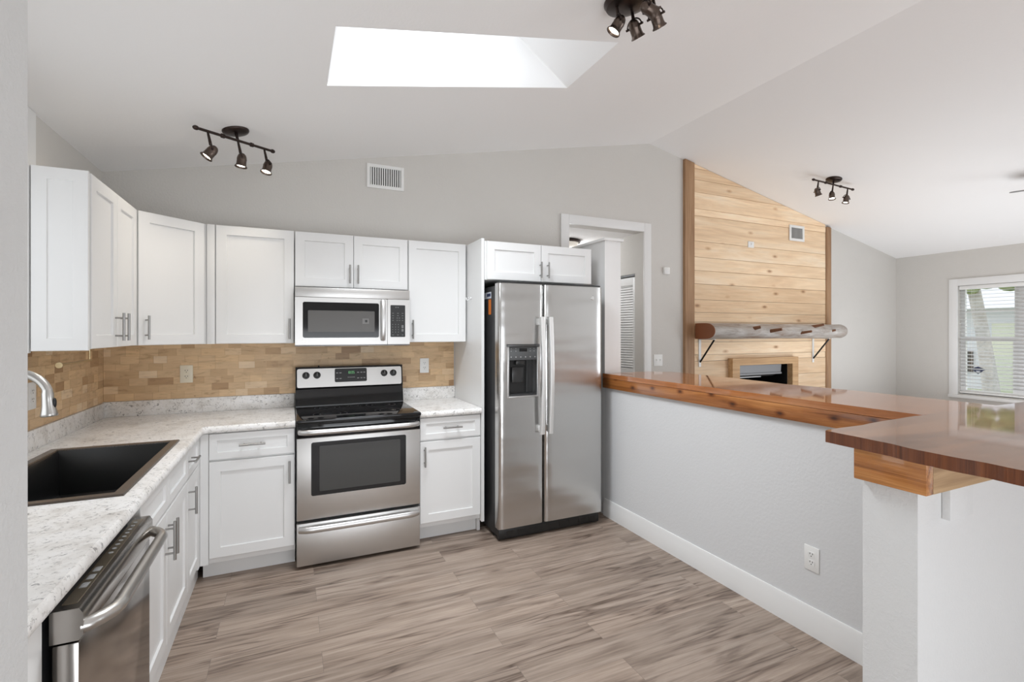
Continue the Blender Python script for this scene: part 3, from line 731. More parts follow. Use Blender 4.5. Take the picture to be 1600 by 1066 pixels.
# ------------------------------------------------------------------ paper towel holder
r = thing('towel_rod', 'brass paper towel rod hanging under the corner of the upper cabinets', 'rod', (.12, -.62, ZB))
bm = NB(); box(bm, .105, .135, -.63, -.6, ZB-.004, ZB-.0005); cyl(bm, (.12, -.615, ZB-.003), (.12, -.615, 1.306), .004, seg=10); obj('bracket', bm, M['brass'], r)
bm = NB(); cyl(bm, (.12, -.605, 1.308), (.12, -.985, 1.304), .0062, seg=12); obj('rod', bm, M['brass'], r)
bm = NB(); cyl(bm, (.12, -.978, 1.304), (.12, -.992, 1.304), .0135, seg=20); obj('end_knob', bm, M['brass'], r)

# ------------------------------------------------------------------ range
r = thing('range', 'freestanding stainless electric range with a black glass cooktop', 'range', (1.505, -.33, 0))
X0, X1 = 1.124, 1.886; Yf = -.655
obj('body', box(NB(), X0, X1, Yf+.03, -.03, .03, .90), M['black'], r)
for x in (X0+.05, X1-.05):
    for y in (-.09, -.58): obj('foot', cyl(NB(), (x, y, 0), (x, y, .03), .018, seg=12), M['black'], r)
bm = NB(); box(bm, X0-.002, X1+.002, -.690, -.05, .898, .922, .008, 3)
ct = obj('cooktop', bm, M['blackgloss'], r)
bm = NB()
for cx_, cy_, rr in ((1.33, -.50, .105), (1.33, -.22, .085), (1.70, -.50, .085), (1.70, -.22, .105), (1.515, -.2, .045)):
    for q in (rr, rr*.62):
        lathe(bm, [(q-.0012, .9222), (q-.0012, .9225), (q+.0012, .9225), (q+.0012, .9222)], Matrix.Translation((cx_, cy_, 0)), 40)
obj('burner_rings', bm, paint('burner_ring_print', (.05, .05, .05), .3), ct)
# vent trim above door
bm = NB(); box(bm, X0, X1, Yf-.003, Yf+.03, .80, .897, .003); obj('vent_trim', bm, M['blackgloss'], r)
# oven door
bm = NB(); box(bm, X0+.001, X1-.001, Yf-.008, Yf+.03, .302, .806, .005)
dr = obj('oven_door', bm, M['steel'], r)
bm = NB(); prism(bm, rrect(1.207, 1.79, .447, .777, .012, Yf-.0085), (0, -.0015, 0)); obj('window_border', bm, M['blackgloss'], dr)
bm = NB(); prism(bm, rrect(1.255, 1.752, .472, .752, .006, Yf-.0102), (0, -.001, 0)); obj('window_glass', bm, M['dglass'], dr)
def bow_handle(x0, x1, y, z, out, rr, flat=1.0):
    pts = []
    for k in range(21):
        t = k/20; b_ = min(1.0, (math.sin(PI*t)*5))**.6; pts.append((x0+(x1-x0)*t, y-out*(.35+.65*b_)-.006*math.sin(PI*t), z))
    pts = [(x0+.006, y+.001, z)]+pts+[(x1-.006, y+.001, z)]
    return tube(NB(), pts, rr, 14, flat)
obj('handle', bow_handle(1.142, 1.868, Yf-.004, .846, .042, .015, 1.15), M['steelplain'], dr)
bm = NB(); box(bm, X0+.001, X1-.001, Yf-.008, Yf+.03, .022, .284, .005); dw_ = obj('drawer', bm, M['steel'], r)
obj('handle', bow_handle(1.142, 1.868, Yf-.008, .250, .03, .014, 1.5), M['steelplain'], dw_)
# backguard
bm = NB(); prism(bm, [(X0, -.03, .92), (X0, -.125, .92), (X0, -.118, .99), (X0, -.10, 1.045), (X0, -.108, 1.055), (X0, -.088, 1.205), (X0, -.03, 1.205)], (X1-X0, 0, 0))
bgd = obj('backguard', bm, M['blackgloss'], r)
sl = math.atan2(.02, .15); BG = Matrix.Translation((0, -.1085, 1.055)) @ Matrix.Rotation(-sl, 4, 'X')
BGf = BG @ Matrix(((1, 0, 0, 0), (0, -1, 0, 0), (0, 0, 1, 0), (0, 0, 0, 1)))
bm = NB(); prism(bm, rrect(1.134, 1.876, .003, .138, .012, .0), (0, .003, 0), mat=BGf); obj('control_panel', bm, M['steel'], bgd)
bm = NB(); prism(bm, rrect(1.388, 1.616, .034, .134, .01, .0032), (0, .0015, 0), mat=BGf); obj('display', bm, M['black'], bgd)
bm = NB()
SEG = {'0': 'abcdef', '1': 'bc', '2': 'abged', '3': 'abgcd', '4': 'fgbc', '5': 'afgcd', '6': 'afgedc', '7': 'abc', '8': 'abcdefg', '9': 'abfgcd'}
def digit(bm, ch, x, z, s, y, mat):
    w_, h_ = .5*s, s; t = .1*s
    R = {'a': (0, w_, h_-t, h_), 'd': (0, w_, 0, t), 'g': (0, w_, h_/2-t/2, h_/2+t/2), 'f': (0, t, h_/2, h_), 'b': (w_-t, w_, h_/2, h_), 'e': (0, t, 0, h_/2), 'c': (w_-t, w_, 0, h_/2)}
    for c in SEG[ch]: a, b_, c0, c1 = R[c]; box(bm, x+a, x+b_, y, y+.0004, z+c0, z+c1, mat=mat)
for i, ch in enumerate('1805'): digit(bm, ch, 1.477+i*.0125+(.003 if i > 1 else 0), .094, .019, .0048, BGf)
obj('display_digits', bm, M['greendigit'], bgd)
for x in (1.405, 1.428, 1.553, 1.577, 1.598):
    for z in (.06, .102): obj('legend_mark', box(NB(), x-.007, x+.007, .0046, .0050, z-.003, z+.003, mat=BGf), M['greydigit'], bgd)
obj('legend_mark', box(NB(), 1.478, 1.53, .0046, .0050, .066, .069, mat=BGf), M['greydigit'], bgd)
for kx in (1.193, 1.267, 1.745, 1.814):
    bm = NB(); lathe(bm, [(0, .028), (.017, .028), (.020, .026), (.022, .006), (.025, .003), (.025, 0)], BGf @ Matrix.Translation((kx, .003, .090)) @ Matrix.Rotation(-PI/2, 4, 'X'), 24)
    kb = obj('knob', bm, M['black'], bgd)
    bm = NB(); box(bm, kx-.0016, kx+.0016, .0305, .0322, .083, .107, mat=BGf); obj('pointer', bm, M['greydigit'], kb)
bm = NB(); ball(bm, (1.28, -.07, 1.207), .006); obj('screw_cap', bm, M['black'], bgd)

# ------------------------------------------------------------------ microwave
r = thing('microwave', 'stainless over-the-range microwave with a black door window', 'microwave', (1.5, -.2, 1.366))
x0, x1, yf = 1.118, 1.874, -.402; zb, zt = 1.372, 1.757
obj('body', box(NB(), x0+.002, x1-.002, yf+.035, -.013, zb, zt), M['black'], r)
bm = NB(); box(bm, x0, x1, yf+.004, yf+.036, 1.692, zt, .003); obj('vent_panel', bm, M['steel'], r)
bm = NB(); prism(bm, rrect(x0, 1.7145, zb, 1.690, .004, yf+.036), (0, -.036, 0)); md = obj('door', bm, M['steel'], r)
bm = NB(); prism(bm, rrect(1.165, 1.657, 1.420, 1.659, .012, yf-.0005), (0, -.002, 0)); obj('window_border', bm, M['blackgloss'], md)
bm = NB(); prism(bm, rrect(1.197, 1.627, 1.459, 1.603, .004, yf-.0026), (0, -.001, 0)); obj('window_glass', bm, paint('microwave_screen_glass', (.085, .08, .075), .25), md)
bm = NB(); box(bm, 1.545, 1.588, yf-.0040, yf-.0036, 1.515, 1.552); obj('sticker', bm, paint('grey_sticker', (.16, .155, .15), .5), md)
bm = NB(); box(bm, 1.562, 1.578, yf-.0044, yf-.0040, 1.526, 1.542); obj('sticker_print', bm, M['slot'], md)
bm = NB(); lathe(bm, [(0, .002), (.007, .002), (.0085, 0)], Matrix.Translation((1.17, yf, 1.396)) @ Matrix.Rotation(PI/2, 4, 'X'), 18); obj('badge', bm, M['chrome'], md)
pts = [(1.684, yf+.001, 1.402)]+[(1.684, yf-.012-.026*math.sin(PI*k/14)**.6, 1.402+(1.680-1.402)*k/14) for k in range(15)]+[(1.684, yf+.001, 1.680)]
bm = NB(); t_ = tube(NB(), pts, .0155, 14, .45); obj('handle', t_, M['steelplain'], md)
bm = NB(); prism(bm, rrect(1.7165, x1, zb, 1.690, .004, yf+.036), (0, -.036, 0)); cpn = obj('control_panel', bm, M['steel'], r)
bm = NB(); prism(bm, rrect(1.737, 1.841, 1.423, 1.650, .005, yf-.0005), (0, -.002, 0)); obj('keypad', bm, M['black'], cpn)
LEG = paint('key_legend_print', (.16, .16, .16), .5)
def key(x, z, hx, hz): obj('key', box(NB(), x-hx, x+hx, yf-.0031, yf-.0026, z-hz, z+hz), LEG, cpn)
for x in (1.754, 1.789, 1.822):
    for z in (1.438, 1.575, 1.592): key(x, z, .006, .0018)
for x in (1.752, 1.772, 1.792):
    for z in (1.458, 1.476, 1.494, 1.512): key(x, z, .002, .003)
for z in (1.541, 1.558):
    for x in (1.754, 1.784, 1.8, 1.822): key(x, z, .005, .0017)
for x in (1.775, 1.79): key(x, 1.634, .004, .003)
key(1.822, 1.497, .007, .011); key(1.822, 1.471, .007, .009)
bm = NB(); box(bm, x0+.05, x1-.05, yf+.05, -.03, zb-.008, zb); obj('grease_filter', bm, M['black'], r)
bm = NB(); box(bm, x0, x1, yf+.002, yf+.03, zb-.009, zb-.001, .002); obj('bottom_rail', bm, metal('grey_rail', (.3, .3, .3), .4), r)

# ------------------------------------------------------------------ refrigerator
r = thing('refrigerator', 'tall stainless side-by-side refrigerator with an ice dispenser', 'refrigerator', (2.82, -.4, 0))
fx0, fx1, fyf, fz0, fz1 = 2.393, 3.246, -.83, .094, 1.798; fm = 2.744
bd = obj('body', box(NB(), fx0+.012, fx1-.006, -.752, -.05, .03, 1.785, .004), M['fridgeside'], r)
bm = NB(); box(bm, fx0+.012, fx1-.01, -.79, -.752, 0.012, .088, .003)
for k in range(9): box(bm, fx0+.07+k*.085, fx0+.13+k*.085, -.792, -.789, .03, .065)
obj('kick_grille', bm, M['black'], r)
bm = NB(); box(bm, fx0+.03, fx1, -.80, -.70, fz1+.001, fz1+.014, .003); obj('hinge_cover', bm, M['black'], r)
for a in (fx0+.03, fx1-.09):
    for y in (-.7, -.2): obj('foot', box(NB(), a, a+.06, y, y+.1, 0, .03), M['black'], r)
dx0, dx1, dz0, dz1 = 2.462, 2.688, 1.008, 1.366
def fdoor(a, b_, hole=None):
    """contoured door: front curves back towards its two edges"""
    bm = NB(); yb = -.757
    def yfront(x):
        e0, e1 = (x-a), (b_-x); q = 0
        for e in (e0, e1):
            if e < .03: q += .026*(1-math.sqrt(max(0, 1-((.03-e)/.03)**2)))
        return fyf+q
    xs = sorted(set([a, a+.003, a+.008, a+.016, a+.03, b_-.03, b_-.016, b_-.008, b_-.003, b_]+[a+(b_-a)*k/14 for k in range(2, 13)]+(list(hole[:2]) if hole else [])))
    xs = [x for i, x in enumerate(xs) if i == 0 or x-xs[i-1] > .0012]
    zs = [fz0, fz0+.004, fz1-.004, fz1]+(list(hole[2:]) if hole else []); zs = sorted(zs)
    g = {}
    def V_(x, z, y=None):
        k = (round(x, 5), round(z, 5), y)
        if k not in g:
            yy = yfront(x) if y is None else y
            if y is None and (z in (fz0, fz1)): yy += .005
            g[k] = bm.verts.new((x, yy, z))
        return g[k]
    for i in range(len(xs)-1):
        for j in range(len(zs)-1):
            if hole and xs[i] >= hole[0]-1e-6 and xs[i+1] <= hole[1]+1e-6 and zs[j] >= hole[2]-1e-6 and zs[j+1] <= hole[3]+1e-6: continue
            bm.faces.new((V_(xs[i], zs[j]), V_(xs[i+1], zs[j]), V_(xs[i+1], zs[j+1]), V_(xs[i], zs[j+1])))
        for z, f in ((fz0, 0), (fz1, 1)):
            bm.faces.new((V_(xs[i], z), V_(xs[i+1], z), V_(xs[i+1], z, yb), V_(xs[i], z, yb)))
    for x in (a, b_):
        for j in range(len(zs)-1): bm.faces.new((V_(x, zs[j]), V_(x, zs[j+1]), V_(x, zs[j+1], yb), V_(x, zs[j], yb)))
    return bm
d1 = obj('door', fdoor(fx0, fm-.004, (dx0, dx1, dz0, dz1)), M['steelv'], r)
d2 = obj('door', fdoor(fm+.004, fx1), M['steelv'], r)
obj('gasket', box(NB(), fx0+.01, fx1-.01, -.757, -.752, .1, 1.79), M['black'], r)
# dispenser
bm = NB(); fw = .008
disp = obj('dispenser', box(NB(), dx0, dx1, -.765, -.758, dz0, dz1), M['black'], r)
bm = NB(); yo = fyf-.004
for a, b_, c, d_ in ((dx0-fw, dx0+.004, dz0-fw, dz1), (dx1-.004, dx1+fw, dz0-fw, dz1), (dx0, dx1, dz0-fw, dz0+.004)): box(bm, a, b_, yo, -.762, c, d_, .003)
obj('dispenser_frame', bm, M['steelplain'], disp)
bm = NB(); box(bm, dx0-.012, dx1+.012, fyf-.012, -.762, dz1-.012, dz1+.008, .004); obj('dispenser_brow', bm, metal('dark_brow', (.12, .12, .12), .3), disp)
bm = NB(); box(bm, dx0+.004, dx1-.004, fyf-.002, -.762, 1.262, dz1-.012, .002); obj('dispenser_panel', bm, paint('dark_grey_panel', (.075, .078, .08), .4), disp)
bm = NB(); box(bm, 2.545, 2.605, fyf-.0032, fyf-.0018, 1.322, 1.345); obj('dispenser_screen', bm, M['blackgloss'], disp)
for k in range(6): obj('dispenser_button', cyl(NB(), (2.482+k*.037, fyf-.0018, 1.284), (2.482+k*.037, fyf-.003, 1.284), .0045, seg=10), M['greydigit'], disp)
for x in (2.482, 2.518, 2.63, 2.66):
    for z in (1.325, 1.342): obj('dispenser_button', cyl(NB(), (x, fyf-.0018, z), (x, fyf-.003, z), .003, seg=8), M['greydigit'], disp)
bm = NB(); box(bm, 2.535, 2.605, -.80, -.77, 1.225, 1.262, .006); box(bm, 2.51, 2.60, -.785, -.775, 1.10, 1.21, .005); obj('dispenser_paddle', bm, paint('paddle_grey', (.03, .03, .03), .25), disp)
bm = NB(); box(bm, dx0+.006, dx1-.006, -.82, -.765, dz0+.004, dz0+.014, .002); cyl(bm, (2.628, -.78, 1.03), (2.628, -.78, 1.255), .004, seg=8); obj('drip_tray', bm, M['fridgeside'], disp)
# handles
for hx, dd in ((2.706, d1), (2.772, d2)):
    bm = NB(); n = 24; sec = []
    for k in range(n+1):
        t = k/n; z = .738+(1.566-.738)*t; y = fyf-.046-.020*math.sin(PI*t); sec.append((y, z))
    t_ = bmesh.new(); rings = []
    for y, z in sec:
        rings.append([t_.verts.new((hx+dx, y+dy, z)) for dx, dy in ((-.017, .010), (-.0185, .003), (-.015, -.006), (0, -.010), (.015, -.006), (.0185, .003), (.017, .010))])
    for A_, B2_ in zip(rings, rings[1:]):
        for k in range(7): t_.faces.new((A_[k], A_[(k+1) % 7], B2_[(k+1) % 7], B2_[k]))
    t_.faces.new(rings[0]); t_.faces.new(list(reversed(rings[-1]))); merge(bm, t_)
    box(bm, hx-.012, hx+.012, fyf-.042, fyf+.004, .75, .795, .003); box(bm, hx-.012, hx+.012, fyf-.042, fyf+.004, 1.51, 1.555, .003)
    obj('handle', bm, M['handle'], dd)
bm = NB(); lathe(bm, [(0, .003), (.014, .003), (.0165, .001), (.0165, 0)], Matrix.Translation((3.155, fyf, 1.715)) @ Matrix.Rotation(PI/2, 4, 'X'), 22); obj('badge', bm, M['chrome'], d2)
bm = NB(); box(bm, fx0+.0112, fx0+.0125, -.655, -.52, 1.702, 1.748); lb = obj('label_strip', bm, M['labelwhite'], bd); lb['label'] = 'white printed label'
bm = NB(); box(bm, fx0+.0106, fx0+.0118, -.645, -.575, 1.716, 1.738); obj('label_print', bm, M['navy'], bd)
bm = NB(); box(bm, fx0+.0112, fx0+.0125, -.652, -.604, 1.585, 1.695); lb = obj('energy_label', bm, M['orange'], bd); lb['label'] = 'orange label'

# ------------------------------------------------------------------ bar tops
ZBAR = 1.13
def live(p0, p1, n, amp, sd):
    rnd = random.Random(sd); p0, p1 = Vector(p0), Vector(p1); nrm = Vector((-(p1-p0).y, (p1-p0).x, 0)).normalized(); out = []
    ph = [rnd.random()*6 for _ in range(3)]
    for k in range(n+1):
        t = k/n; a = amp*(math.sin(2*PI*t*1.3+ph[0])*.5+math.sin(2*PI*t*3.1+ph[1])*.3+math.sin(2*PI*t*7+ph[2])*.15)*min(1, 6*t, 6*(1-t))
        out.append(p0.lerp(p1, t)+nrm*a)
    return out
r = thing('bar_top', 'long glossy reddish wood bar top on the half wall', 'bar top', (3.6, -1.8, 1.02))
poly = live((3.353, PY-.002, 0), (3.353, -2.83, 0), 2, 0, 1)+live((3.95, -2.83, 0), (3.962, -.80, 0), 28, .03, 5)+[Vector((3.80, PY-.002, 0))]
bm = NB(); prism(bm, [(p.x, p.y, ZBAR-.034) for p in poly], (0, 0, .034)); 
obj('slab', bm, M['bartop'], r)
bm = NB(); box(bm, 3.352, 3.375, -2.962, PY-.002, 1.018, ZBAR-.036, .002); obj('skirt_board', bm, M['skirt'], r)
bm = NB(); box(bm, 3.497, 3.535, -2.965, PY-.002, 1.02, ZBAR-.036, .002); obj('skirt_board', bm, M['skirt'], r)
bm = NB(); box(bm, 3.376, 3.496, -2.93, PY-.002, 1.0205, ZBAR-.036); obj('core_beam', bm, M['rawbeam'], r)
r = thing('bar_top', 'brown live-edge wood slab bar top in the right foreground', 'bar top', (3.6, -3.2, 1.03))
zs0 = 1.099
poly = live((2.672, -2.882, 0), (2.605, -3.62, 0), 30, .012, 3)+live((2.62, -3.64, 0), (5.2, -3.60, 0), 20, .02, 9)+live((5.2, -2.84, 0), (3.50, -2.842, 0), 30, .006, 4)+live((3.45, -2.842, 0), (2.69, -2.876, 0), 12, .008, 8)
bm = NB(); t_ = bmesh.new()
prism(t_, [(p.x, p.y, zs0) for p in poly], (0, 0, ZBAR+.006-zs0))
for f in t_.faces:
    if abs(f.normal.z) < .5: f.material_index = 1
merge(bm, t_)
for f in bm.faces: f.material_index = 1 if abs(f.normal.z) < .5 else 0
obj('slab', bm, [M['slab'], M['slabedge']], r)
bm = NB(); box(bm, 2.676, 2.7115, -3.156, -2.966, 1.004, zs0-.001, .003); obj('end_beam', bm, M['beam'], r)
bm = NB(); box(bm, 2.7125, 5.0, -3.156, -3.1185, 1.004, zs0-.001, .003); obj('side_beam', bm, M['rawbeam'], r)
bm = NB(); box(bm, 2.7125, 5.0, -3.1175, -2.972, 1.0305, zs0-.001); obj('core_beam', bm, M['rawbeam'], r)
bm = NB(); box(bm, 2.836, 2.966, -3.14, -3.1182, .905, 1.003, .003)
tag(obj('support_bracket', bm, M['wall_rough']), 'small white block bracket under the foreground live-edge slab', 'bracket')

# ------------------------------------------------------------------ fireplace wall
r = thing('board_wall', 'light cedar board cladding with knots on the fireplace wall', 'wall cladding', (6.0, 0, 0))
seams = [0.0, .14, .30, .46, .62, .78, .96, 1.149, 1.216, 1.352, 1.50, 1.568, 1.669, 1.805, 1.973, 2.115, 2.257, 2.426, 2.697, 2.771, 2.947, 3.08, 3.197, 3.4]
bm = NB(); lay = bm.faces.layers.float.new('tone'); rnd = random.Random(11)
bx0, bx1 = 4.978, 7.148
for a, b_ in zip(seams, seams[1:]):
    tn = rnd.random(); d_ = .020+rnd.random()*.003
    a2, b2 = a+.0018, b_-.0018
    spans = [(bx0, bx1)] if a >= FZ1 else ([(bx0, FX0), (FX1, bx1)] if b_ <= FZ1+.02 else [(bx0, FX0), (FX1, bx1)])
    for u0, u1 in spans:
        # clip to the sloping ceiling
        def xtop(z): return XR+(ZR-.004-z)/KR
        top_r = min(u1, xtop(b2)); bot_r = min(u1, xtop(a2))
        if bot_r <= u0: continue
        pts = [(u0, a2), (bot_r, a2)]
        if bot_r == u1 and top_r < u1: pts.append((u1, ZR-.004-KR*(u1-XR)))
        if top_r > u0: pts += [(top_r, b2), (u0, b2)]
        else: pts.append((u0, ZR-.004-KR*(u0-XR)))
        n0 = len(bm.faces)
        prism(bm, [(x, 0, z) for x, z in pts], (0, -d_, 0))
        bm.faces.ensure_lookup_table()
        for f in bm.faces[n0:]: f[lay] = tn
obj('boards', bm, M['pine'], r)
bm = NB(); prism(bm, [(4.845, 0, 0), (4.972, 0, 0), (4.972, 0, ceil_z(4.972)-.004), (4.845, 0, ceil_z(4.845)-.004)], (0, -.036, 0))
tag(obj('wood_post', bm, M['post']), 'brown wood post along the left edge of the board wall', 'post', 'fireplace wall posts')
bm = NB(); box(bm, 7.15, 7.25, -.038, 0, 0, ceil_z(7.25)-.006, .02, 3)
tag(obj('wood_post', bm, M['post']), 'brown wood post with a rounded top along the right edge of the board wall', 'post', 'fireplace wall posts')
# fireplace
r = thing('fireplace', 'fireplace with a tan timber surround below the log mantel', 'fireplace', (6.0, 0, 0))
bm = NB(); q = .1; y_ = -.085
fo0, fo1, fzt = 5.475, 6.552, 1.17
prism(bm, [(fo0, -.024, 0), (fo0+q+.01, -.024, 0), (fo0+q+.01, -.024, fzt-.078), (fo0, -.024, fzt)], (0, y_+.024, 0))
obj('surround_post', bm, M['mantelframe'], r); bm = NB(); prism(bm, [(fo1, -.024, 0), (fo1-q-.002, -.024, 0), (fo1-q-.002, -.024, fzt-.078), (fo1, -.024, fzt)], (0, y_+.024, 0))
obj('surround_post', bm, M['mantelframe'], r)
bm = NB(); prism(bm, [(fo0, -.024, fzt), (fo0+q+.01, -.024, fzt-.078), (fo1-q-.002, -.024, fzt-.078), (fo1, -.024, fzt)], (0, y_+.024, 0)); obj('lintel', bm, M['mantelframe'], r)
bm = NB(); a, b_, c, d_ = FX0+.004, FX1-.004, FZ0+.004, FZ1-.004
quad(bm, (a, .5, c), (b_, .5, c), (b_, .5, d_), (a, .5, d_)); quad(bm, (a, -.02, c), (a, .5, c), (a, .5, d_), (a, -.02, d_)); quad(bm, (b_, -.02, c), (b_, .5, c), (b_, .5, d_), (b_, -.02, d_)); quad(bm, (a, -.02, c), (b_, -.02, c), (b_, .5, c), (a, .5, c)); quad(bm, (a, -.02, d_), (b_, -.02, d_), (b_, .5, d_), (a, .5, d_))
obj('firebox', bm, M['black'], r, recalc=False)
bm = NB(); prism(bm, [(FX0+.005, -.018, 1.084), (FX0+.005, .10, 1.084), (FX0+.005, .10, .94), (FX0+.005, -.01, .99)], (FX1-FX0-.11, 0, 0)); box(bm, FX0+.005, FX1-.105, -.022, .09, .972, .992)
obj('smoke_hood', bm, metal('grey_sheet_metal', (.24, .24, .245), .55), r)
bm = NB(); box(bm, FX0+.1, FX1-.3, .1, .16, .93, .955); obj('damper_rod', bm, metal('grey_damper', (.45, .45, .45), .4), r)
# log mantel
r = thing('log_mantel', 'weathered grey half-log mantel shelf with branch stubs', 'mantel', (6.1, -.13, 1.47))
nseg = 48; LX0, LX1 = 4.98, 7.205; bm = NB(); rings = []; rnd = random.Random(3)
def logsec(x):
    w_ = 1+.03*math.sin(x*5)+.02*math.sin(x*13+1); e = 1.0
    if x > LX1-.10: e = math.sqrt(max(.2, 1-((x-(LX1-.10))/.112)**2))
    pts = [(-.042, 1.388), (-.042, 1.552)]
    for k in range(15):
        a = PI/2-PI*k/14
        pts.append((-.16-.145*math.cos(a)**.8*w_*e if math.cos(a) > 0 else -.16, 1.470+.083*math.sin(a)*(1+.4*(w_-1))))
    return pts
for i in range(nseg+1):
    x = LX0+(LX1-LX0)*i/nseg
    rings.append([bm.verts.new((x, y, z)) for y, z in logsec(x)])
n = len(rings[0])
for A_, B2_ in zip(rings, rings[1:]):
    for k in range(n): bm.faces.new((A_[k], A_[(k+1) % n], B2_[(k+1) % n], B2_[k]))
bm.faces.new(rings[-1]); lg = obj('log', bm, M['bark'], r)
bm = NB(); bm.faces.new([bm.verts.new((LX0, y, z)) for y, z in logsec(LX0)]); t_ = [v.co.copy() for v in bm.verts]; bm.free(); bm = NB(); prism(bm, t_, (-.006, 0, 0)); o = obj('sawn_end', bm, M['cutend'], r); o['label'] = 'reddish-brown sawn end'
for x, z, ln, rr in ((5.55, 1.50, .035, .028), (5.80, 1.475, .10, .026), (6.30, 1.455, .09, .022), (6.55, 1.53, .06, .022), (6.82, 1.47, .02, .02)):
    bm = NB(); cyl(bm, (x-.02, -.255, z-.012), (x+.03, -.315-ln*.9, z+.014), rr*.85, rr*.55, 12); obj('branch_stub', bm, M['stub'], lg)
for x, lab in ((5.055, 'white metal shelf bracket under the left end of the log mantel'), (6.905, 'white metal shelf bracket under the right end of the log mantel')):
    r = thing('shelf_bracket', lab, 'bracket', (x, -.03, 1.24), 'mantel brackets')
    bm = NB(); box(bm, x-.016, x+.016, -.030, -.0235, 1.09, 1.386, .001); box(bm, x-.016, x+.016, -.23, -.0235, 1.380, 1.3865, .001); obj('plate', bm, M['whiteplastic'], r)
    bm = NB(); tube(bm, [(x, -.031, 1.14), (x, -.03-.19, 1.379)], .009, 10); obj('brace', bm, M['blackiron'], r)

# ------------------------------------------------------------------ window blind, decal
r = thing('window_blind', 'white two-inch horizontal slat blind hanging in the window', 'blind', (XE+.04, -1.37, RZ0))
bm = NB(); box(bm, XE+.008, XE+.068, RY0+.006, RY1-.006, RZ1-.05, RZ1-.003, .004); obj('headrail', bm, M['whiteplastic'], r)
bm = NB(); z = RZ1-.075; k = 0
while z > RZ0+.06:
    box(bm, -.025, .025, RY0+.008, RY1-.008, -.0014, .0014, mat=Matrix.Translation((XE+.038, 0, z)) @ Matrix.Rotation(math.radians(-7), 4, 'Y')); z -= .0435
obj('slats', bm, M['slat'], r)
bm = NB(); box(bm, XE+.012, XE+.064, RY0+.008, RY1-.008, RZ0+.012, RZ0+.03, .003); obj('bottom_rail', bm, M['whiteplastic'], r)
for y in (RY1-.13, -1.37, RY0+.13):
    bm = NB(); cyl(bm, (XE+.012, y, RZ0+.02), (XE+.012, y, RZ1-.02), .0012, seg=6); cyl(bm, (XE+.064, y, RZ0+.02), (XE+.064, y, RZ1-.02), .0012, seg=6); obj('ladder_cord', bm, M['whiteplastic'], r)
bm = NB(); dy, dz = -.84, .99
prism(bm, [(XE+.0965, dy+.075, dz+.012), (XE+.0965, dy+.035, dz+.03), (XE+.0965, dy, dz+.045), (XE+.0965, dy-.035, dz+.03), (XE+.0965, dy-.075, dz+.012), (XE+.0965, dy-.05, dz-.005), (XE+.0965, dy, dz-.05), (XE+.0965, dy+.05, dz-.005)], (-.001, 0, 0))
sd = tag(obj('window_decal', bm, M['navy']), 'dark blue shield-shaped decal low on the window pane', 'decal')
bm = NB(); prism(bm, [(XE+.0955, dy+.026, dz-.006), (XE+.0955, dy-.026, dz-.006), (XE+.0955, dy, dz-.036)], (-.0006, 0, 0)); obj('pale_chevron', bm, M['labelwhite'], sd)
bm = NB(); box(bm, XE+.0949, XE+.0955, dy-.055, dy+.055, dz+.006, dz+.013); obj('pale_band', bm, M['labelwhite'], sd)

# ------------------------------------------------------------------ lamps
def head_mesh(tilt_ax, tilt, drop):
    """lamp head in local space hanging from (0,0,0): yoke and shade tilted about the pivot"""
    T = Matrix.Translation((0, 0, -drop)) @ Matrix.Rotation(tilt_ax, 4, 'Z') @ Matrix.Rotation(tilt, 4, 'X')
    return T
def lamp_head(parent, at, az, tilt, scale=1.0, power=0, D=.098):
    B0 = Matrix.Translation(at); S = Matrix.Scale(scale, 4)
    T = B0 @ S @ head_mesh(az, tilt, D)
    TY = B0 @ S @ Matrix.Rotation(az, 4, 'Z')
    bm = NB(); cyl(bm, (0, 0, .012), (0, 0, -(D-.032)), .0055, .0085, 12, mat=B0 @ S)
    arm = obj('lamp_arm', bm, M['bronze'], parent)
    bm = NB(); n = 14
    pts = [(.036*math.cos(PI*k/n), 0, -D+.036*math.sin(PI*k/n)) for k in range(n+1)]
    tube(bm, pts, .0032, 8, mat=TY)
    for s in (-1, 1): cyl(bm, (s*.024, 0, -D), (s*.043, 0, -D), .0052, seg=10, mat=TY)
    obj('yoke', bm, M['bronze'], arm)
    bm = NB(); lathe(bm, [(0, .030), (.012, .030), (.020, .022), (.025, .008), (.0255, 0), (.0268, -.004), (.0255, -.008), (.0262, -.030), (.028, -.040), (.0335, -.047), (.0335, -.050), (.030, -.050), (.025, -.040), (.022, -.006), (0, -.004)], T, 26)
    sh = obj('lamp_shade', bm, M['antique'], parent)
    bm = NB(); lathe(bm, [(0, -.041), (.016, -.0415), (.0245, -.040), (.024, -.034), (.014, -.012), (0, -.012)], T, 22)
    obj('bulb', bm, M['bulb'], sh)
    power *= LW['track']
    if power:
        l = bpy.data.lights.new('bulb_light', 'SPOT'); l.energy = power; l.color = (1.0, .90, .76); l.spot_size = math.radians(105); l.spot_blend = .8; l.shadow_soft_size = .02
        o = bpy.data.objects.new('bulb_light', l); COL.objects.link(o); o.parent = parent
        o.matrix_local = T @ Matrix.Translation((0, 0, -.055/scale if scale != 1 else -.055))
def canopy(parent, r_, h):
    bm = NB(); lathe(bm, [(0, 0), (r_, 0), (r_, -.006), (r_*.93, -h*.55), (r_*.7, -h*.8), (r_*.35, -h), (0, -h)], None, 36); return obj('canopy', bm, M['bronze'], parent)
def slope_matrix(at, direction, right=False):
    k = -KR if right else KL; N = Vector((-k, 0, 1)).normalized(); D = Vector(direction); D = (D-N*D.dot(N)).normalized(); Yv = N.cross(D)
    m = Matrix((D, Yv, N)).transposed().to_4x4(); m.translation = Vector(at); return m
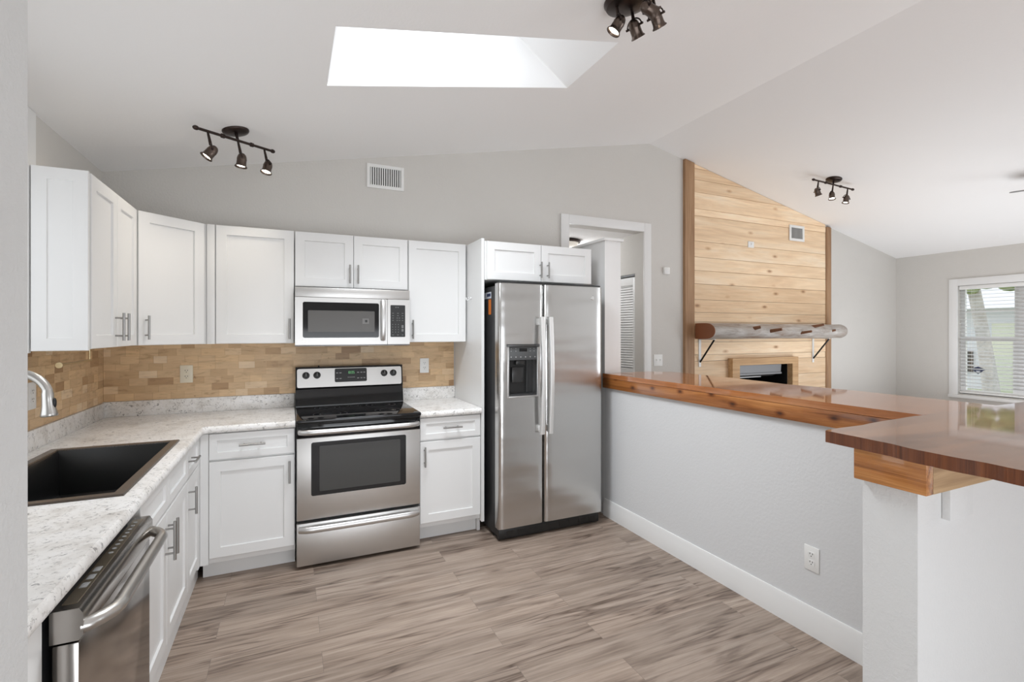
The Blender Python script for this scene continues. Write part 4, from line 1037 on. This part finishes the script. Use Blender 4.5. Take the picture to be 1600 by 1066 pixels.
def track_light(label, at, direction, right, L, heads, power, drop=.058):
    r = thing('track_light', label, 'ceiling light', (0, 0, 0), 'three-lamp track lights')
    Mw = slope_matrix(at, direction, right); inv = Mw.to_3x3().inverted()
    canopy(r, .072, .024)
    bm = NB(); cyl(bm, (0, 0, -.02), (0, 0, -drop), .008, seg=12); obj('stem', bm, M['bronze'], r)
    bm = NB(); cyl(bm, (-L/2, 0, -drop), (L/2, 0, -drop), .0078, seg=14)
    for s in (-1, 1): ball(bm, (s*L/2, 0, -drop), .0125, 1.5, 1, 1); lathe(bm, [(.0078, -.012), (.0125, -.008), (.0125, .008), (.0078, .012)], Matrix.Translation((s*L*.19, 0, -drop)) @ Matrix.Rotation(PI/2, 4, 'Y'), 14)
    obj('bar', bm, M['bronze'], r)
    for u, az, tilt in heads: lamp_head(r, (u, 0, -drop-.008), az, tilt, 1.0, power)
    r.matrix_world = Mw; return r
track_light('three-lamp dark bronze track light on the kitchen ceiling above the corner cabinets', (.798, -.631, ceil_z(.798)), (.36, .41, 0), False, .555,
            [(-.205, .9, .8), (0, .8, .3), (.205, 1.2, .45)], 7)
track_light('three-lamp bronze track light on the far living room ceiling', (6.114, -.769, ceil_z(6.114)), (.42, -.13, 0), True, .44, [(-.165, 1.6, -.5), (0, .4, -.15), (.165, 0, .1)], 5)
r = thing('spotlight_cluster', 'round bronze four-lamp spotlight at the top edge of the picture', 'ceiling light', (0, 0, 0))
canopy(r, .118, .045)
Mw = slope_matrix((2.50, -2.10, ceil_z(2.50)), (1, 0, 0))
for px, py, az, tilt in ((-.072, .012, 1.14, .75), (.035, .035, -1.16, .5), (.085, -.055, -1.16, .55), (-.01, -.105, -1.9, .9)): lamp_head(r, (px, py, -.040), az, tilt, 1.0, 5, .066)
r.matrix_world = Mw
# hall ceiling light
r = thing('ceiling_light', 'dark-rimmed round light on the hallway ceiling seen through the doorway', 'ceiling light', (3.84, .72, DZ))
bm = NB(); lathe(bm, [(0, 0), (.165, 0), (.17, -.012), (.165, -.028), (.15, -.032), (.15, -.02), (0, -.02)], Matrix.Translation((3.84, .72, DZ)), 32); obj('rim', bm, M['bronze'], r)
bm = NB(); lathe(bm, [(.148, -.028), (.13, -.055), (.08, -.078), (0, -.085)], Matrix.Translation((3.84, .72, DZ)), 28); obj('bowl', bm, M['frost'], r)
l = bpy.data.lights.new('hall_light', 'POINT'); l.energy = 11*LW['hall']; l.color = (.97, .985, 1); l.shadow_soft_size = .12; o = bpy.data.objects.new('hall_light', l); COL.objects.link(o); o.location = (3.84, .9, 2.25)
# ceiling fan
fc = Vector((7.15, -2.4, 2.7)); r = thing('ceiling_fan', 'ceiling fan with only a blade tip showing at the right edge of the picture', 'ceiling fan', tuple(fc))
bm = NB(); cyl(bm, (fc.x, fc.y, fc.z+.05), (fc.x, fc.y, ceil_z(fc.x)-.01), .014, seg=12); lathe(bm, [(.014, -.07), (.06, -.03), (.07, .0)], Matrix.Translation((fc.x, fc.y, ceil_z(fc.x)+.01)), 20); obj('downrod', bm, M['nickel'], r)
bm = NB(); lathe(bm, [(0, -.06), (.07, -.06), (.1, -.03), (.1, .04), (.05, .07), (0, .07)], Matrix.Translation(fc), 28); obj('motor', bm, M['nickel'], r)
for k in range(5):
    a = math.radians(110+72*k); bm = NB()
    prism(bm, [(.09, -.03, 0), (.2, -.062, 0), (.60, -.068, 0), (.632, -.045, 0), (.64, 0, 0), (.632, .045, 0), (.60, .068, 0), (.2, .062, 0), (.09, .03, 0)], (0, 0, .008), mat=Matrix.Translation(fc) @ Matrix.Rotation(a, 4, 'Z') @ Matrix.Rotation(math.radians(-9), 4, 'X'))
    obj('blade', bm, paint('grey_fan_blade', (.30, .30, .30), .5) if k == 0 else bpy.data.materials['grey_fan_blade'], r)

# ------------------------------------------------------------------ outside
struct('ground_lawn', box(NB(), XE+.13, 60, -25, 40, -.35, -.25), M['grass'])
r = thing('neighbour_house', 'pale house across the lawn seen through the blind', 'house', (21, 4, -.25))
bm = NB(); box(bm, 20, 27, -6, 14, -.25, 2.2); obj('walls', bm, M['siding'], r)
bm = NB(); prism(bm, [(19.4, -6.6, 2.15), (23.5, -6.6, 4.0), (27.6, -6.6, 2.15)], (0, 21.2, 0)); obj('roof', bm, M['roofing'], r)
bm = NB(); box(bm, 19.93, 20, 2.3, 3.25, -.25, 1.72); obj('garage_door', bm, M['garage'], r)
bm = NB(); box(bm, 19.93, 20, 3.7, 4.4, .25, .9); obj('window', bm, M['slot'], r)
r = thing('tree', 'tree with a leaning grey trunk outside the window', 'tree', (13, .6, -.25))
bm = NB(); tube(bm, [(13, .58, -.28), (13, .64, .5), (13, .76, 1.5), (13, .90, 2.4), (13, 1.05, 3.2)], [.15, .12, .10, .095, .09], 12); obj('trunk', bm, M['trunk'], r)
bm = NB(); rnd = random.Random(5)
for k in range(46):
    ball(bm, (13+rnd.uniform(-.8, .8), 0.6+rnd.uniform(-1.5, 1.5), 2.42+rnd.uniform(-.16, .2)), rnd.uniform(.12, .28), 1, 1, .7, 8)
obj('crown', bm, M['foliage'], r)
